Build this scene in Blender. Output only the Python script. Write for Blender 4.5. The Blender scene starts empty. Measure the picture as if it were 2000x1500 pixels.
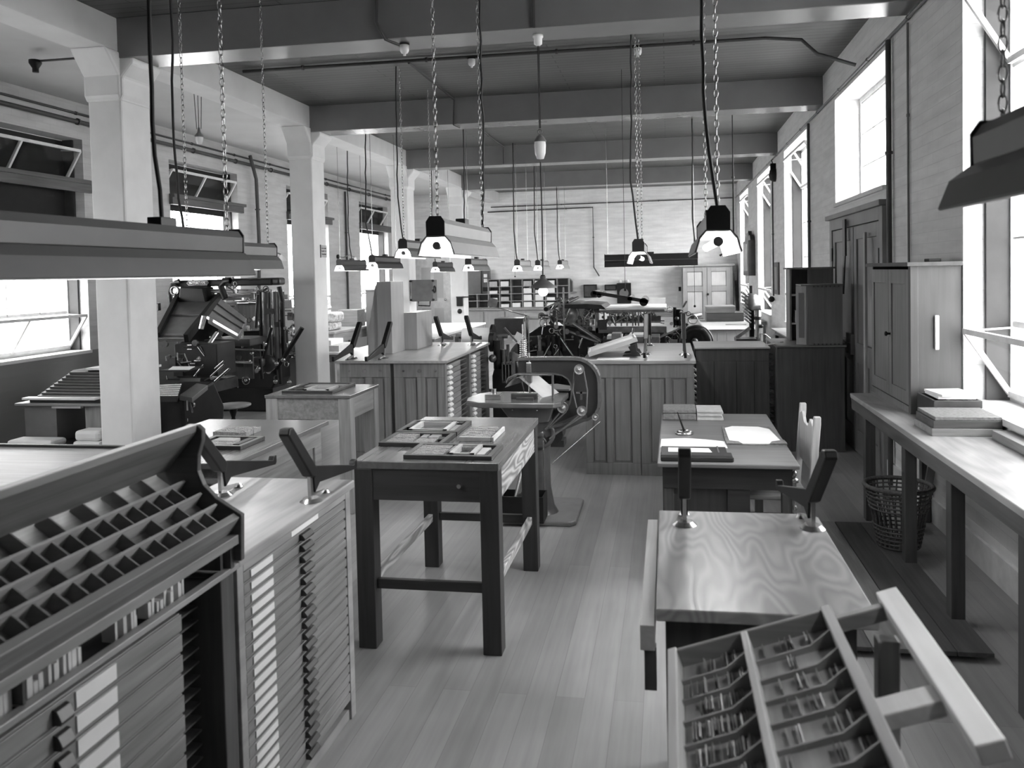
import bpy, math, random
from mathutils import Matrix, Vector
random.seed(7)
SC = bpy.context.scene
COL = SC.collection
PI = math.pi

# ---------------------------------------------------------------- camera geometry
F, YAW, PITCH, ROLL, PX, PY, EYE = 1597.77, .169474, -.034643, .021166, 1030.54, 587.11, 1.9
RZ = Matrix.Rotation(YAW, 3, 'Z'); RX = Matrix.Rotation(PITCH, 3, 'X'); RY = Matrix.Rotation(ROLL, 3, 'Y')
CAM = RZ @ RX @ RY
def ray(u, v): return CAM @ Vector(((u-PX)/F, 1, -(v-PY)/F))
def at(u, v, ax, val):
    d = ray(u, v); o = Vector((0, 0, EYE)); t = (val-o[ax])/d[ax]
    return o + d*t
def YP(u, v, y): return at(u, v, 1, y)      # the point of depth y seen in direction (u, v)
def ZP(u, v, z): return at(u, v, 2, z)
def XP(u, v, x): return at(u, v, 0, x)

cam = bpy.data.cameras.new('camera'); co = bpy.data.objects.new('camera', cam); COL.objects.link(co)
m4 = (CAM @ Matrix.Rotation(PI/2, 3, 'X')).to_4x4(); m4.translation = (0, 0, EYE); co.matrix_world = m4
cam.sensor_fit = 'HORIZONTAL'; cam.sensor_width = 36; cam.lens = F/2000*36
cam.shift_x = (1000-PX)/2000; cam.shift_y = (PY-750)/2000; cam.clip_start = .05; cam.clip_end = 300
SC.camera = co
cam.dof.use_dof = True; cam.dof.focus_distance = 8.0; cam.dof.aperture_fstop = 4.5

# ---------------------------------------------------------------- materials (a monochrome place)
MATS = {}
def nodes(name):
    m = bpy.data.materials.new(name); m.use_nodes = True; nt = m.node_tree
    return m, nt, nt.nodes['Principled BSDF']
def g3(v): return (v, v, v, 1)
def plain(name, v, rough=.6, metal=0, noise=.12, scale=9, bump=0, spec=.5):
    if name in MATS: return MATS[name]
    m, nt, b = nodes(name); N = nt.nodes; L = nt.links
    tc = N.new('ShaderNodeTexCoord'); no = N.new('ShaderNodeTexNoise'); no.inputs['Scale'].default_value = scale; no.inputs['Detail'].default_value = 5
    r = N.new('ShaderNodeMapRange'); r.inputs[1].default_value = .3; r.inputs[2].default_value = .7
    r.inputs[3].default_value = v*(1-noise); r.inputs[4].default_value = v*(1+noise)
    L.new(tc.outputs['Object'], no.inputs['Vector']); L.new(no.outputs['Fac'], r.inputs[0]); L.new(r.outputs[0], b.inputs['Base Color'])
    b.inputs['Roughness'].default_value = rough; b.inputs['Metallic'].default_value = metal; b.inputs['Specular IOR Level'].default_value = spec
    if bump:
        bp = N.new('ShaderNodeBump'); bp.inputs['Strength'].default_value = bump; bp.inputs['Distance'].default_value = .01
        L.new(no.outputs['Fac'], bp.inputs['Height']); L.new(bp.outputs[0], b.inputs['Normal'])
    MATS[name] = m; return m
def wood(name, v, var=.3, axis='y', rough=.45, scale=1.0, spec=.5, ring=0):
    if name in MATS: return MATS[name]
    m, nt, b = nodes(name); N = nt.nodes; L = nt.links
    tc = N.new('ShaderNodeTexCoord'); mp = N.new('ShaderNodeMapping')
    s = {'x': (1.2, 22, 22), 'y': (22, 1.2, 22), 'z': (22, 22, 1.2)}[axis]
    mp.inputs['Scale'].default_value = [k*scale for k in s]
    no = N.new('ShaderNodeTexNoise'); no.inputs['Scale'].default_value = 1.6; no.inputs['Detail'].default_value = 7; no.inputs['Distortion'].default_value = .5
    n2 = N.new('ShaderNodeTexNoise'); n2.inputs['Scale'].default_value = 2.2; n2.inputs['Detail'].default_value = 2
    L.new(tc.outputs['Object'], mp.inputs['Vector']); L.new(mp.outputs[0], no.inputs['Vector']); L.new(tc.outputs['Object'], n2.inputs['Vector'])
    fac = no.outputs['Fac']
    if ring:
        mp2 = N.new('ShaderNodeMapping'); mp2.inputs['Scale'].default_value = {'x': (.35, 1, 1), 'y': (1, .35, 1), 'z': (1, 1, .35)}[axis] if ring < 30 else (2.4, .55, 2.4)
        n3 = N.new('ShaderNodeTexNoise'); n3.inputs['Scale'].default_value = 2.2; n3.inputs['Detail'].default_value = 1.5
        ma = N.new('ShaderNodeMath'); ma.operation = 'MULTIPLY'; ma.inputs[1].default_value = ring
        fr = N.new('ShaderNodeMath'); fr.operation = 'PINGPONG'; fr.inputs[1].default_value = 1
        mx = N.new('ShaderNodeMix'); mx.inputs[0].default_value = .32 if ring < 30 else .6
        L.new(tc.outputs['Object'], mp2.inputs['Vector']); L.new(mp2.outputs[0], n3.inputs['Vector']); L.new(n3.outputs['Fac'], ma.inputs[0]); L.new(ma.outputs[0], fr.inputs[0])
        L.new(fac, mx.inputs[2]); L.new(fr.outputs[0], mx.inputs[3]); fac = mx.outputs[0]
    r = N.new('ShaderNodeMapRange'); r.inputs[1].default_value = .28; r.inputs[2].default_value = .72
    r.inputs[3].default_value = v*(1-var); r.inputs[4].default_value = v*(1+var)
    r2 = N.new('ShaderNodeMapRange'); r2.inputs[1].default_value = .3; r2.inputs[2].default_value = .7; r2.inputs[3].default_value = .85; r2.inputs[4].default_value = 1.12
    mu = N.new('ShaderNodeMath'); mu.operation = 'MULTIPLY'
    L.new(fac, r.inputs[0]); L.new(n2.outputs['Fac'], r2.inputs[0]); L.new(r.outputs[0], mu.inputs[0]); L.new(r2.outputs[0], mu.inputs[1]); L.new(mu.outputs[0], b.inputs['Base Color'])
    b.inputs['Roughness'].default_value = rough; b.inputs['Specular IOR Level'].default_value = spec
    bp = N.new('ShaderNodeBump'); bp.inputs['Strength'].default_value = .12; bp.inputs['Distance'].default_value = .004
    L.new(fac, bp.inputs['Height']); L.new(bp.outputs[0], b.inputs['Normal'])
    MATS[name] = m; return m
def brickmat(name, v, low_band=None):
    m, nt, b = nodes(name); N = nt.nodes; L = nt.links
    tc = N.new('ShaderNodeTexCoord'); sp = N.new('ShaderNodeSeparateXYZ'); cb = N.new('ShaderNodeCombineXYZ'); ad = N.new('ShaderNodeMath'); ad.operation = 'ADD'
    L.new(tc.outputs['Object'], sp.inputs[0]); L.new(sp.outputs[0], ad.inputs[0]); L.new(sp.outputs[1], ad.inputs[1]); L.new(ad.outputs[0], cb.inputs[0]); L.new(sp.outputs[2], cb.inputs[1])
    br = N.new('ShaderNodeTexBrick'); br.inputs['Scale'].default_value = 1; br.inputs['Brick Width'].default_value = .24; br.inputs['Row Height'].default_value = .082
    br.inputs['Mortar Size'].default_value = .004; br.inputs['Mortar Smooth'].default_value = .6
    br.inputs['Color1'].default_value = g3(v); br.inputs['Color2'].default_value = g3(v*.95); br.inputs['Mortar'].default_value = g3(v*.88)
    L.new(cb.outputs[0], br.inputs['Vector'])
    no = N.new('ShaderNodeTexNoise'); no.inputs['Scale'].default_value = 1.0; no.inputs['Detail'].default_value = 8
    mpb = N.new('ShaderNodeMapping'); mpb.inputs['Scale'].default_value = (2.2, 2.2, 14); L.new(tc.outputs['Object'], mpb.inputs['Vector'])
    r = N.new('ShaderNodeMapRange'); r.inputs[1].default_value = .3; r.inputs[2].default_value = .7; r.inputs[3].default_value = .88; r.inputs[4].default_value = 1.08
    mu = N.new('ShaderNodeMix'); mu.data_type = 'RGBA'; mu.blend_type = 'MULTIPLY'; mu.inputs[0].default_value = 1
    L.new(mpb.outputs[0], no.inputs['Vector']); L.new(no.outputs['Fac'], r.inputs[0]); L.new(br.outputs['Color'], mu.inputs[6]); L.new(r.outputs[0], mu.inputs[7])
    out = mu.outputs[2]
    if low_band:
        gt = N.new('ShaderNodeMath'); gt.operation = 'LESS_THAN'; gt.inputs[1].default_value = low_band[0]
        L.new(sp.outputs[2], gt.inputs[0])
        m2 = N.new('ShaderNodeMix'); m2.data_type = 'RGBA'; L.new(gt.outputs[0], m2.inputs[0]); L.new(out, m2.inputs[6]); m2.inputs[7].default_value = g3(low_band[1]); out = m2.outputs[2]
    L.new(out, b.inputs['Base Color']); b.inputs['Roughness'].default_value = .55
    bp = N.new('ShaderNodeBump'); bp.inputs['Strength'].default_value = .25; bp.inputs['Distance'].default_value = .006
    L.new(br.outputs['Fac'], bp.inputs['Height']); bp.invert = True; L.new(bp.outputs[0], b.inputs['Normal'])
    return m
def boardmat(name, v, width, length, along, var=.12, rough=.5, gap=.5, mort=.003):
    m, nt, b = nodes(name); N = nt.nodes; L = nt.links
    tc = N.new('ShaderNodeTexCoord'); mp = N.new('ShaderNodeMapping')
    if along == 'y': mp.inputs['Rotation'].default_value = (0, 0, PI/2)
    br = N.new('ShaderNodeTexBrick'); br.inputs['Scale'].default_value = 1; br.inputs['Brick Width'].default_value = length; br.inputs['Row Height'].default_value = width
    br.inputs['Mortar Size'].default_value = mort; br.inputs['Mortar Smooth'].default_value = .3; br.offset = .37
    br.inputs['Color1'].default_value = g3(v*(1+var)); br.inputs['Color2'].default_value = g3(v*(1-var)); br.inputs['Mortar'].default_value = g3(v*gap)
    L.new(tc.outputs['Object'], mp.inputs['Vector']); L.new(mp.outputs[0], br.inputs['Vector'])
    m3 = N.new('ShaderNodeMapping'); m3.inputs['Scale'].default_value = (30, 1.5, 1) if along == 'y' else (1.5, 30, 1)
    no = N.new('ShaderNodeTexNoise'); no.inputs['Scale'].default_value = 1; no.inputs['Detail'].default_value = 6
    n2 = N.new('ShaderNodeTexNoise'); n2.inputs['Scale'].default_value = 1.3; n2.inputs['Detail'].default_value = 3
    r = N.new('ShaderNodeMapRange'); r.inputs[1].default_value = .25; r.inputs[2].default_value = .75; r.inputs[3].default_value = .86; r.inputs[4].default_value = 1.12
    r2 = N.new('ShaderNodeMapRange'); r2.inputs[1].default_value = .3; r2.inputs[2].default_value = .7; r2.inputs[3].default_value = .85; r2.inputs[4].default_value = 1.12
    k = N.new('ShaderNodeMath'); k.operation = 'MULTIPLY'
    L.new(tc.outputs['Object'], m3.inputs['Vector']); L.new(m3.outputs[0], no.inputs['Vector']); L.new(no.outputs['Fac'], r.inputs[0])
    L.new(tc.outputs['Object'], n2.inputs['Vector']); L.new(n2.outputs['Fac'], r2.inputs[0]); L.new(r.outputs[0], k.inputs[0]); L.new(r2.outputs[0], k.inputs[1])
    mu = N.new('ShaderNodeMix'); mu.data_type = 'RGBA'; mu.blend_type = 'MULTIPLY'; mu.inputs[0].default_value = 1
    L.new(br.outputs['Color'], mu.inputs[6]); L.new(k.outputs[0], mu.inputs[7]); L.new(mu.outputs[2], b.inputs['Base Color'])
    b.inputs['Roughness'].default_value = rough
    bp = N.new('ShaderNodeBump'); bp.inputs['Strength'].default_value = .3; bp.inputs['Distance'].default_value = .004; bp.invert = True
    L.new(br.outputs['Fac'], bp.inputs['Height']); L.new(bp.outputs[0], b.inputs['Normal'])
    return m
def emit(name, s):
    m, nt, b = nodes(name); b.inputs['Base Color'].default_value = g3(.8); b.inputs['Emission Color'].default_value = g3(1); b.inputs['Emission Strength'].default_value = s
    return m
def glassmat():
    m = bpy.data.materials.new('window_glass'); m.use_nodes = True; nt = m.node_tree; nt.nodes.clear()
    o = nt.nodes.new('ShaderNodeOutputMaterial'); t = nt.nodes.new('ShaderNodeBsdfTransparent'); g = nt.nodes.new('ShaderNodeBsdfGlossy'); x = nt.nodes.new('ShaderNodeMixShader')
    t.inputs[0].default_value = g3(.93); g.inputs['Roughness'].default_value = .03; x.inputs[0].default_value = .025
    nt.links.new(t.outputs[0], x.inputs[1]); nt.links.new(g.outputs[0], x.inputs[2]); nt.links.new(x.outputs[0], o.inputs[0]); return m

M_WALL = brickmat('painted_brick', .72); M_WALLB = brickmat('painted_brick_back_lit', .86)  # back wall brick is paler: light from the far windows put into its colour
M_WALL_L = brickmat('painted_brick_darker_base', .52, (1.0, .2))  # brick with a flat darker tone below sill height
M_WHITE = plain('white_plaster', .62, .6, noise=.06, scale=3)
M_COLUMN = plain('column_paint', .74, .5, noise=.05, scale=4)
M_BEAM = plain('beam_paint', .17, .26, noise=.06, scale=3, spec=1.0)
M_AISLE = plain('aisle_ceiling_paint', .55, .6, noise=.05, scale=2)
M_CEIL = boardmat('ceiling_boards', .115, .11, 3.2, 'x', var=.06, gap=.35, mort=.006, rough=.5)
M_FLOOR = boardmat('floor_boards', .28, .13, 2.6, 'y', var=.13, rough=.38, gap=.72, mort=.0015)
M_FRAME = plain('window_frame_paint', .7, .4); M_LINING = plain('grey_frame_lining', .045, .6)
M_GLASS = glassmat()
M_BLIND = plain('dark_blind_cloth', .012, .8)
M_OAKY = wood('oak_length', .22, .28, 'y'); M_OAKX = wood('oak_cross', .22, .28, 'x'); M_OAKZ = wood('oak_upright', .25, .28, 'z')
M_PALEY = wood('pale_oak_top', .30, .2, 'y', .35, ring=20); M_PALEX = wood('pale_oak_cross', .42, .2, 'x', .4)
M_PALEZ = wood('pale_wood_upright', .40, .18, 'z')
M_DARKZ = wood('dark_oak_upright', .07, .3, 'z'); M_DARKY = wood('dark_oak_length', .085, .3, 'y'); M_DARKX = wood('dark_oak_cross', .07, .3, 'x')
M_LEGZ = wood('table_leg_shaded', .04, .3, 'z'); M_SIDEY = wood('table_side_lit', .36, .45, 'y', .4, ring=34); M_STONE = wood('worn_table_top', .125, .15, 'y', .25)  # same table wood: shade put into the leg colour, light into the side
M_IRON = plain('black_iron', .010, .45, .0, noise=.3, spec=.3); M_IRON2 = plain('dark_grey_iron', .06, .38, .4, noise=.25)
M_STEEL = plain('worked_steel', .45, .25, .9, noise=.2); M_BRIGHT = plain('bright_nickel', .75, .2, .8, noise=.1)
M_GREY = plain('grey_enamel', .15, .35, noise=.08); M_LAMP = plain('lamp_grey_enamel', .13, .4, noise=.05); M_LAMPD = plain('lamp_dark_end', .03, .4, noise=.05)
M_WENAM = plain('white_enamel', .85, .3, noise=.03); M_PORC = plain('white_porcelain', .75, .25, noise=.03)
M_PAPER = plain('paper', .80, .8, noise=.03); M_PAPER2 = plain('buff_paper', .45, .8, noise=.1, scale=30); M_CARD = plain('label_card', .78, .7, noise=.05)
M_CORD = plain('black_flex', .02, .7); M_PIPE = plain('dark_conduit', .05, .5); M_TYPE = plain('type_metal', .42, .35, .5, noise=.5, scale=260, bump=.6)
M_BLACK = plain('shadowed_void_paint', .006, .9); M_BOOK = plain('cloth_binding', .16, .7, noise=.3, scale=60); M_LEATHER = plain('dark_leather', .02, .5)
M_BELT = plain('leather_belt', .12, .6); M_WICKER = plain('wicker', .10, .7, noise=.4, scale=80); M_MARBLE = plain('marbled_wrapping', .5, .6, noise=.6, scale=14)
M_TUBE = emit('lamp_tube_glow', 12); M_INK = plain('printed_ink', .03, .6); M_GREYIRON = plain('painted_machine_grey', .11, .3, .2, noise=.15)

# ---------------------------------------------------------------- mesh helper
class MB:
    def __init__(s, T=None): s.v = []; s.f = []; s.sm = []; s.T = T
    def add(s, vs, fs, smooth=False):
        o = len(s.v)
        for p in vs:
            p = Vector(p)
            s.v.append(s.T @ p if s.T else p)
        for f in fs: s.f.append([i+o for i in f]); s.sm.append(smooth)
        return s
    def box(s, x0, x1, y0, y1, z0, z1):
        return s.add([(x0,y0,z0),(x1,y0,z0),(x1,y1,z0),(x0,y1,z0),(x0,y0,z1),(x1,y0,z1),(x1,y1,z1),(x0,y1,z1)],
                     [(0,3,2,1),(4,5,6,7),(0,1,5,4),(1,2,6,5),(2,3,7,6),(3,0,4,7)])
    def obox(s, c, size, R):          # a box turned by R about its centre
        hx, hy, hz = [k/2 for k in size]; c = Vector(c)
        vs = [c + R @ Vector((a*hx, b*hy, d*hz)) for d in (-1, 1) for a, b in ((-1,-1),(1,-1),(1,1),(-1,1))]
        return s.add(vs, [(0,3,2,1),(4,5,6,7),(0,1,5,4),(1,2,6,5),(2,3,7,6),(3,0,4,7)])
    def bar(s, p, q, w, h, up=(0,0,1)):   # a rectangular bar from p to q
        p = Vector(p); q = Vector(q); d = (q-p).normalized(); u = Vector(up)
        if abs(d.dot(u)) > .98: u = Vector((0,1,0))
        a = d.cross(u).normalized(); b = a.cross(d)
        vs = [e + a*(i*w/2) + b*(j*h/2) for e in (p, q) for i, j in ((-1,-1),(1,-1),(1,1),(-1,1))]
        return s.add(vs, [(0,1,2,3)[::-1],(4,5,6,7),(0,1,5,4),(1,2,6,5),(2,3,7,6),(3,0,4,7)])
    def cyl(s, p, q, r, r2=None, n=14, caps=True):
        p = Vector(p); q = Vector(q); r2 = r if r2 is None else r2; d = (q-p).normalized()
        u = Vector((0,0,1)) if abs(d.z) < .9 else Vector((1,0,0)); a = d.cross(u).normalized(); b = d.cross(a)
        vs = []
        for e, rr in ((p, r), (q, r2)):
            for i in range(n):
                t = 2*PI*i/n; vs.append(e + a*(math.cos(t)*rr) + b*(math.sin(t)*rr))
        s.add(vs, [(i, (i+1) % n, n+(i+1) % n, n+i) for i in range(n)], True)
        if caps: s.add(vs[:n], [tuple(range(n))]); s.add(vs[n:], [tuple(range(n))[::-1]])
        return s
    def tube(s, pts, r, n=6):
        pts = [Vector(p) for p in pts]; vs = []
        for k, p in enumerate(pts):
            d = (pts[min(k+1, len(pts)-1)] - pts[max(k-1, 0)]).normalized()
            u = Vector((.13, .97, .2)) if abs(d.z) > .7 else Vector((0, 0, 1)); a = d.cross(u).normalized(); b = d.cross(a)
            for i in range(n):
                t = 2*PI*i/n; vs.append(p + a*(math.cos(t)*r) + b*(math.sin(t)*r))
        fs = [(k*n+i, k*n+(i+1) % n, (k+1)*n+(i+1) % n, (k+1)*n+i) for k in range(len(pts)-1) for i in range(n)]
        s.add(vs, fs, True); return s
    def lathe(s, c, prof, n=20, axis='z'):   # prof = [(radius, distance along axis)]
        c = Vector(c); vs = []
        for r, h in prof:
            for i in range(n):
                t = 2*PI*i/n; a, b = math.cos(t)*r, math.sin(t)*r
                vs.append(c + Vector({'z': (a, b, h), 'y': (b, h, a), 'x': (h, a, b)}[axis]))
        fs = [(k*n+i, k*n+(i+1) % n, (k+1)*n+(i+1) % n, (k+1)*n+i) for k in range(len(prof)-1) for i in range(n)]
        return s.add(vs, fs, True)
    def ball(s, c, r, n=12, sz=1):
        return s.lathe(c, [(max(r*math.sin(PI*k/8), 1e-4), -r*sz*math.cos(PI*k/8)) for k in range(9)], n)
    def ring(s, c, R, r, axis='y', n=28, m=8):
        c = Vector(c); vs = []
        for i in range(n):
            t = 2*PI*i/n
            for j in range(m):
                q = 2*PI*j/m; rr = R + r*math.cos(q); h = r*math.sin(q); a, b = math.cos(t)*rr, math.sin(t)*rr
                vs.append(c + Vector({'z': (a, b, h), 'y': (a, h, b), 'x': (h, a, b)}[axis]))
        return s.add(vs, [(i*m+j, i*m+(j+1) % m, ((i+1) % n)*m+(j+1) % m, ((i+1) % n)*m+j) for i in range(n) for j in range(m)], True)
    def prism(s, pts, ax, a, b):             # polygon in the plane across axis ax, pushed from a to b
        n = len(pts); vs = []
        for e in (a, b):
            for p, q in pts: vs.append({'x': (e, p, q), 'y': (p, e, q), 'z': (p, q, e)}[ax])
        return s.add(vs, [tuple(range(n)), tuple(range(n, 2*n))[::-1]] + [(i, i+n, (i+1) % n+n, (i+1) % n) for i in range(n)])
    def wheel(s, c, R, w, axis='y', spokes=5, rim=.03, hub=.04):
        s.lathe(c, [(R-rim, -w/2), (R, -w/2), (R, w/2), (R-rim, w/2), (R-rim, -w/2)], 30, axis)
        s.lathe(c, [(.001, -w*.6), (hub, -w*.6), (hub, w*.6), (.001, w*.6)], 12, axis)
        for k in range(spokes):
            t = 2*PI*k/spokes+.3; a, b = math.cos(t), math.sin(t)
            d = Vector({'y': (a, 0, b), 'x': (0, a, b), 'z': (a, b, 0)}[axis])
            s.cyl(Vector(c)+d*hub*.8, Vector(c)+d*(R-rim*.6), w*.28, w*.2, 6, False)
        return s
    def mesh(s, name, mat, off=None):
        me = bpy.data.meshes.new(name); o = Vector(off) if off is not None else Vector((0,0,0))
        me.from_pydata([tuple(p-o) for p in s.v], [], s.f); me.materials.append(mat)
        me.polygons.foreach_set('use_smooth', s.sm); me.update()
        return me
def fixn(me):
    import bmesh
    b = bmesh.new(); b.from_mesh(me); bmesh.ops.recalc_face_normals(b, faces=b.faces); b.to_mesh(me); b.free()
def tag(o, label, cat, group=None):
    o['label'] = label; o['category'] = cat
    if group: o['group'] = group
    return o
def bevel(o, w):
    if w:
        m = o.modifiers.new('bevel', 'BEVEL'); m.width = w; m.segments = 2; m.limit_method = 'ANGLE'; m.angle_limit = .7
def thing(name, label, cat, loc=(0,0,0), group=None, rz=0):
    o = bpy.data.objects.new(name, None); COL.objects.link(o); o.location = loc; o.rotation_euler = (0, 0, rz); o.empty_display_size = .1
    return tag(o, label, cat, group)
def off_of(parent):
    v = Vector((0,0,0))
    while parent is not None: v += parent.location; parent = parent.parent
    return v
def part(name, mb, mat, parent, bev=0, label=None, local=False):   # mb in world coordinates unless local
    me = mb.mesh(name, mat, None if local else off_of(parent)); fixn(me)
    o = bpy.data.objects.new(name, me); COL.objects.link(o); o.parent = parent; bevel(o, bev)
    if label: o['label'] = label
    return o
def solo(name, mb, mat, label, cat, group=None, bev=0):
    xs = [p.x for p in mb.v]; ys = [p.y for p in mb.v]; zs = [p.z for p in mb.v]
    c = Vector(((min(xs)+max(xs))/2, (min(ys)+max(ys))/2, min(zs)))
    me = mb.mesh(name, mat, c); fixn(me)
    o = bpy.data.objects.new(name, me); COL.objects.link(o); o.location = c; bevel(o, bev)
    return tag(o, label, cat, group)
def struct(name, mb, mat, parent=None, bev=0):
    me = mb.mesh(name, mat, off_of(parent) if parent else None); fixn(me)
    o = bpy.data.objects.new(name, me); COL.objects.link(o); o.parent = parent; bevel(o, bev)
    if parent is None: o['kind'] = 'structure'
    return o
def kids(o): return [c for c in COL.objects if c.parent is o]
def dup(root, loc, rz=None, label=None, group=None):
    r = root.copy(); COL.objects.link(r); r.location = loc
    if rz is not None: r.rotation_euler = (0, 0, rz)
    if label: r['label'] = label
    if group: r['group'] = group
    for ch in list(root.children):
        c = ch.copy(); COL.objects.link(c); c.parent = r
        for g in list(ch.children):
            d = g.copy(); COL.objects.link(d); d.parent = c
    return r

# ================================================================ THE ROOM
XR, XL, YB, YF, ZC = 1.91, -7.5, 23.3, -1.6, 4.22
struct('floor', MB().box(XL-.5, XR+.5, YF-.3, YB+.5, -.2, 0), M_FLOOR)
struct('ceiling', MB().box(-4.9, XR+.5, YF-.3, YB+.5, ZC, ZC+.2), M_CEIL)
o = struct('ceiling_aisle', MB().box(XL-.5, -4.9, YF-.3, YB+.5, ZC+.001, ZC+.2), M_AISLE)
def wall(name, x0, x1, opens, mat):
    m = MB(); y = YF-.3
    for (a, b, z0, z1) in sorted(opens):
        m.box(x0, x1, y, a, 0, ZC); m.box(x0, x1, a, b, 0, z0); m.box(x0, x1, a, b, z1, ZC); y = b
    m.box(x0, x1, y, YB+.4, 0, ZC)
    return struct(name, m, mat)
RO = [(3.60, 5.76, 1.0, 3.78), (7.66, 9.85, 2.6, 3.78), (11.77, 13.97, 1.0, 3.78), (15.80, 18.0, 1.0, 3.78), (20.0, 22.2, 1.0, 3.78)]
LO = [(3.55, 5.6, 1.0, 3.75), (7.55, 9.62, 1.0, 3.75), (11.5, 13.52, 1.0, 3.75), (15.42, 17.45, 1.0, 3.75), (19.35, 21.45, 1.0, 3.75)]
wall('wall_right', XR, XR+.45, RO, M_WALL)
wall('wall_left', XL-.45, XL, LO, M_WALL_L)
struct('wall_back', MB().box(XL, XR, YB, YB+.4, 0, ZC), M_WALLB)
struct('wall_front', MB().box(XL, XR, YF-.3, YF, 0, ZC), plain('unseen_wall_dark', .06, .8))  # unseen wall behind the camera, coloured dark to cut bounced light
struct('ground', MB().box(-60, XL-.5, -40, 60, -.8, -.5).box(XR+.5, 60, -40, 60, -.8, -.5), M_WHITE)

def window(n, side, y0, y1, z0, z1, hop_top=True, hop_low=True, blind=False, rows=4, low=False):
    s = 1 if side == 'r' else -1
    X = (XR if s > 0 else XL); xf = X + s*.29            # the plane of the steel frame
    r = bpy.data.objects.new('window_%d' % n, None); COL.objects.link(r); r.location = (xf, (y0+y1)/2, z0); r['kind'] = 'structure'
    lo = lambda a, b: (min(a, b), max(a, b))
    fx = lo(xf-s*.02, xf+s*.03); m = MB(); t = .045
    m.box(*fx, y0, y0+t, z0, z1).box(*fx, y1-t, y1, z0, z1).box(*fx, y0+t, y1-t, z0, z0+t).box(*fx, y0+t, y1-t, z1-t, z1)
    struct('window_frame', m, M_FRAME, r)
    zb = z0+.5 if hop_low else z0+t; zt = z1-.62 if hop_top else z1-t
    m = MB(); bx = lo(xf-s*.005, xf+s*.018)
    for k in range(1, 4): yy = y0+(y1-y0)*k/4; m.box(*bx, yy-.006, yy+.006, zb, zt)
    for k in range(rows): zz = zb+(zt-zb)*k/(rows-1); w = .02 if k in (0, rows-1) else .007; m.box(*bx, y0+t, y1-t, zz-w, zz+w)
    struct('glazing_bar', m, M_FRAME, r)
    struct('pane', MB().box(*lo(xf+s*.006, xf+s*.01), y0+t, y1-t, zb, zt), M_GLASS, r)
    def sash(name, zbot, h, inn):
        a = Vector((xf-s*.03, 0, zbot)); b = Vector((xf-s*.03-s*inn, 0, zbot+math.sqrt(h*h-inn*inn))); m = MB()
        ya, yb = y0+.06, y1-.06
        for yy in (ya, (ya+yb)/2, yb): m.bar((a.x, yy, a.z), (b.x, yy, b.z), .032, .03, (0, 1, 0))
        m.bar((a.x, ya, a.z), (a.x, yb, a.z), .03, .04); m.bar((b.x, ya, b.z), (b.x, yb, b.z), .035, .035)
        h = struct(name, m, M_FRAME, r)
        m = MB(); m.bar(((a.x+b.x)/2, ya, (a.z+b.z)/2), ((a.x+b.x)/2, yb, (a.z+b.z)/2), .004, (b-a).length, (b-a).normalized())
        struct('sash_pane', m, M_GLASS, r)
        m = MB()
        for yy in (ya, yb): m.bar((xf-s*.01, yy, b.z+.02), (b.x, yy, b.z), .008, .012)
        struct('stay', m, M_FRAME, r)
    if hop_low:
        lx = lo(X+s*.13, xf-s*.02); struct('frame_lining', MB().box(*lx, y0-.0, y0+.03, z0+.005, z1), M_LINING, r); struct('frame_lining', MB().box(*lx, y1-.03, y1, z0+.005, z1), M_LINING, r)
    if hop_low: sash('hopper_sash', z0+.05, .49, .27)
    if hop_top: sash('hopper_sash', z1-.60, .52, .27)
    m = MB().box(*lo(X-s*.03, xf-s*.02), y0-.0, y1+.0, z0-.035, z0+.004); struct('window_sill', m, M_WHITE, r)
    if blind:
        bxx = lo(xf-s*.024, xf-s*.02); struct('blind_cloth', MB().box(*bxx, y0+.01, y1-.01, z0+(1.25 if low else 2.0), z1-.01), M_BLIND, r)
        q = MB().box(*lo(X-s*.09, X-s*.0), y0-.02, y1+.14, z0+2.17, z0+2.22); q.box(*lo(X-s*.06, X-s*.0), y0-.02, y1+.10, z0+2.06, z0+2.17)
        struct('blind_box', q, M_DARKY, r)
for i, (a, b, c, d) in enumerate(RO):
    door = abs(c-2.6) < .01
    window(i+1, 'r', a, b, c, d, not door, not door, rows=4)
for i, (a, b, c, d) in enumerate(LO): window(i+6, 'l', a, b, c, d, blind=True, low=(i == 1))
# daylight portals: help the renderer find the sky through each opening
for s, X, OO in ((1, XR+.44, RO), (-1, XL-.44, LO)):
    for a, b, c, d in OO:
        L = bpy.data.lights.new('daylight', 'AREA'); L.shape = 'RECTANGLE'; L.size = b-a; L.size_y = d-c; L.cycles.is_portal = True
        lo_ = bpy.data.objects.new('daylight', L); COL.objects.link(lo_); lo_.location = (X, (a+b)/2, (c+d)/2)
        lo_.rotation_euler = (PI/2, 0, s*PI/2)
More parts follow.
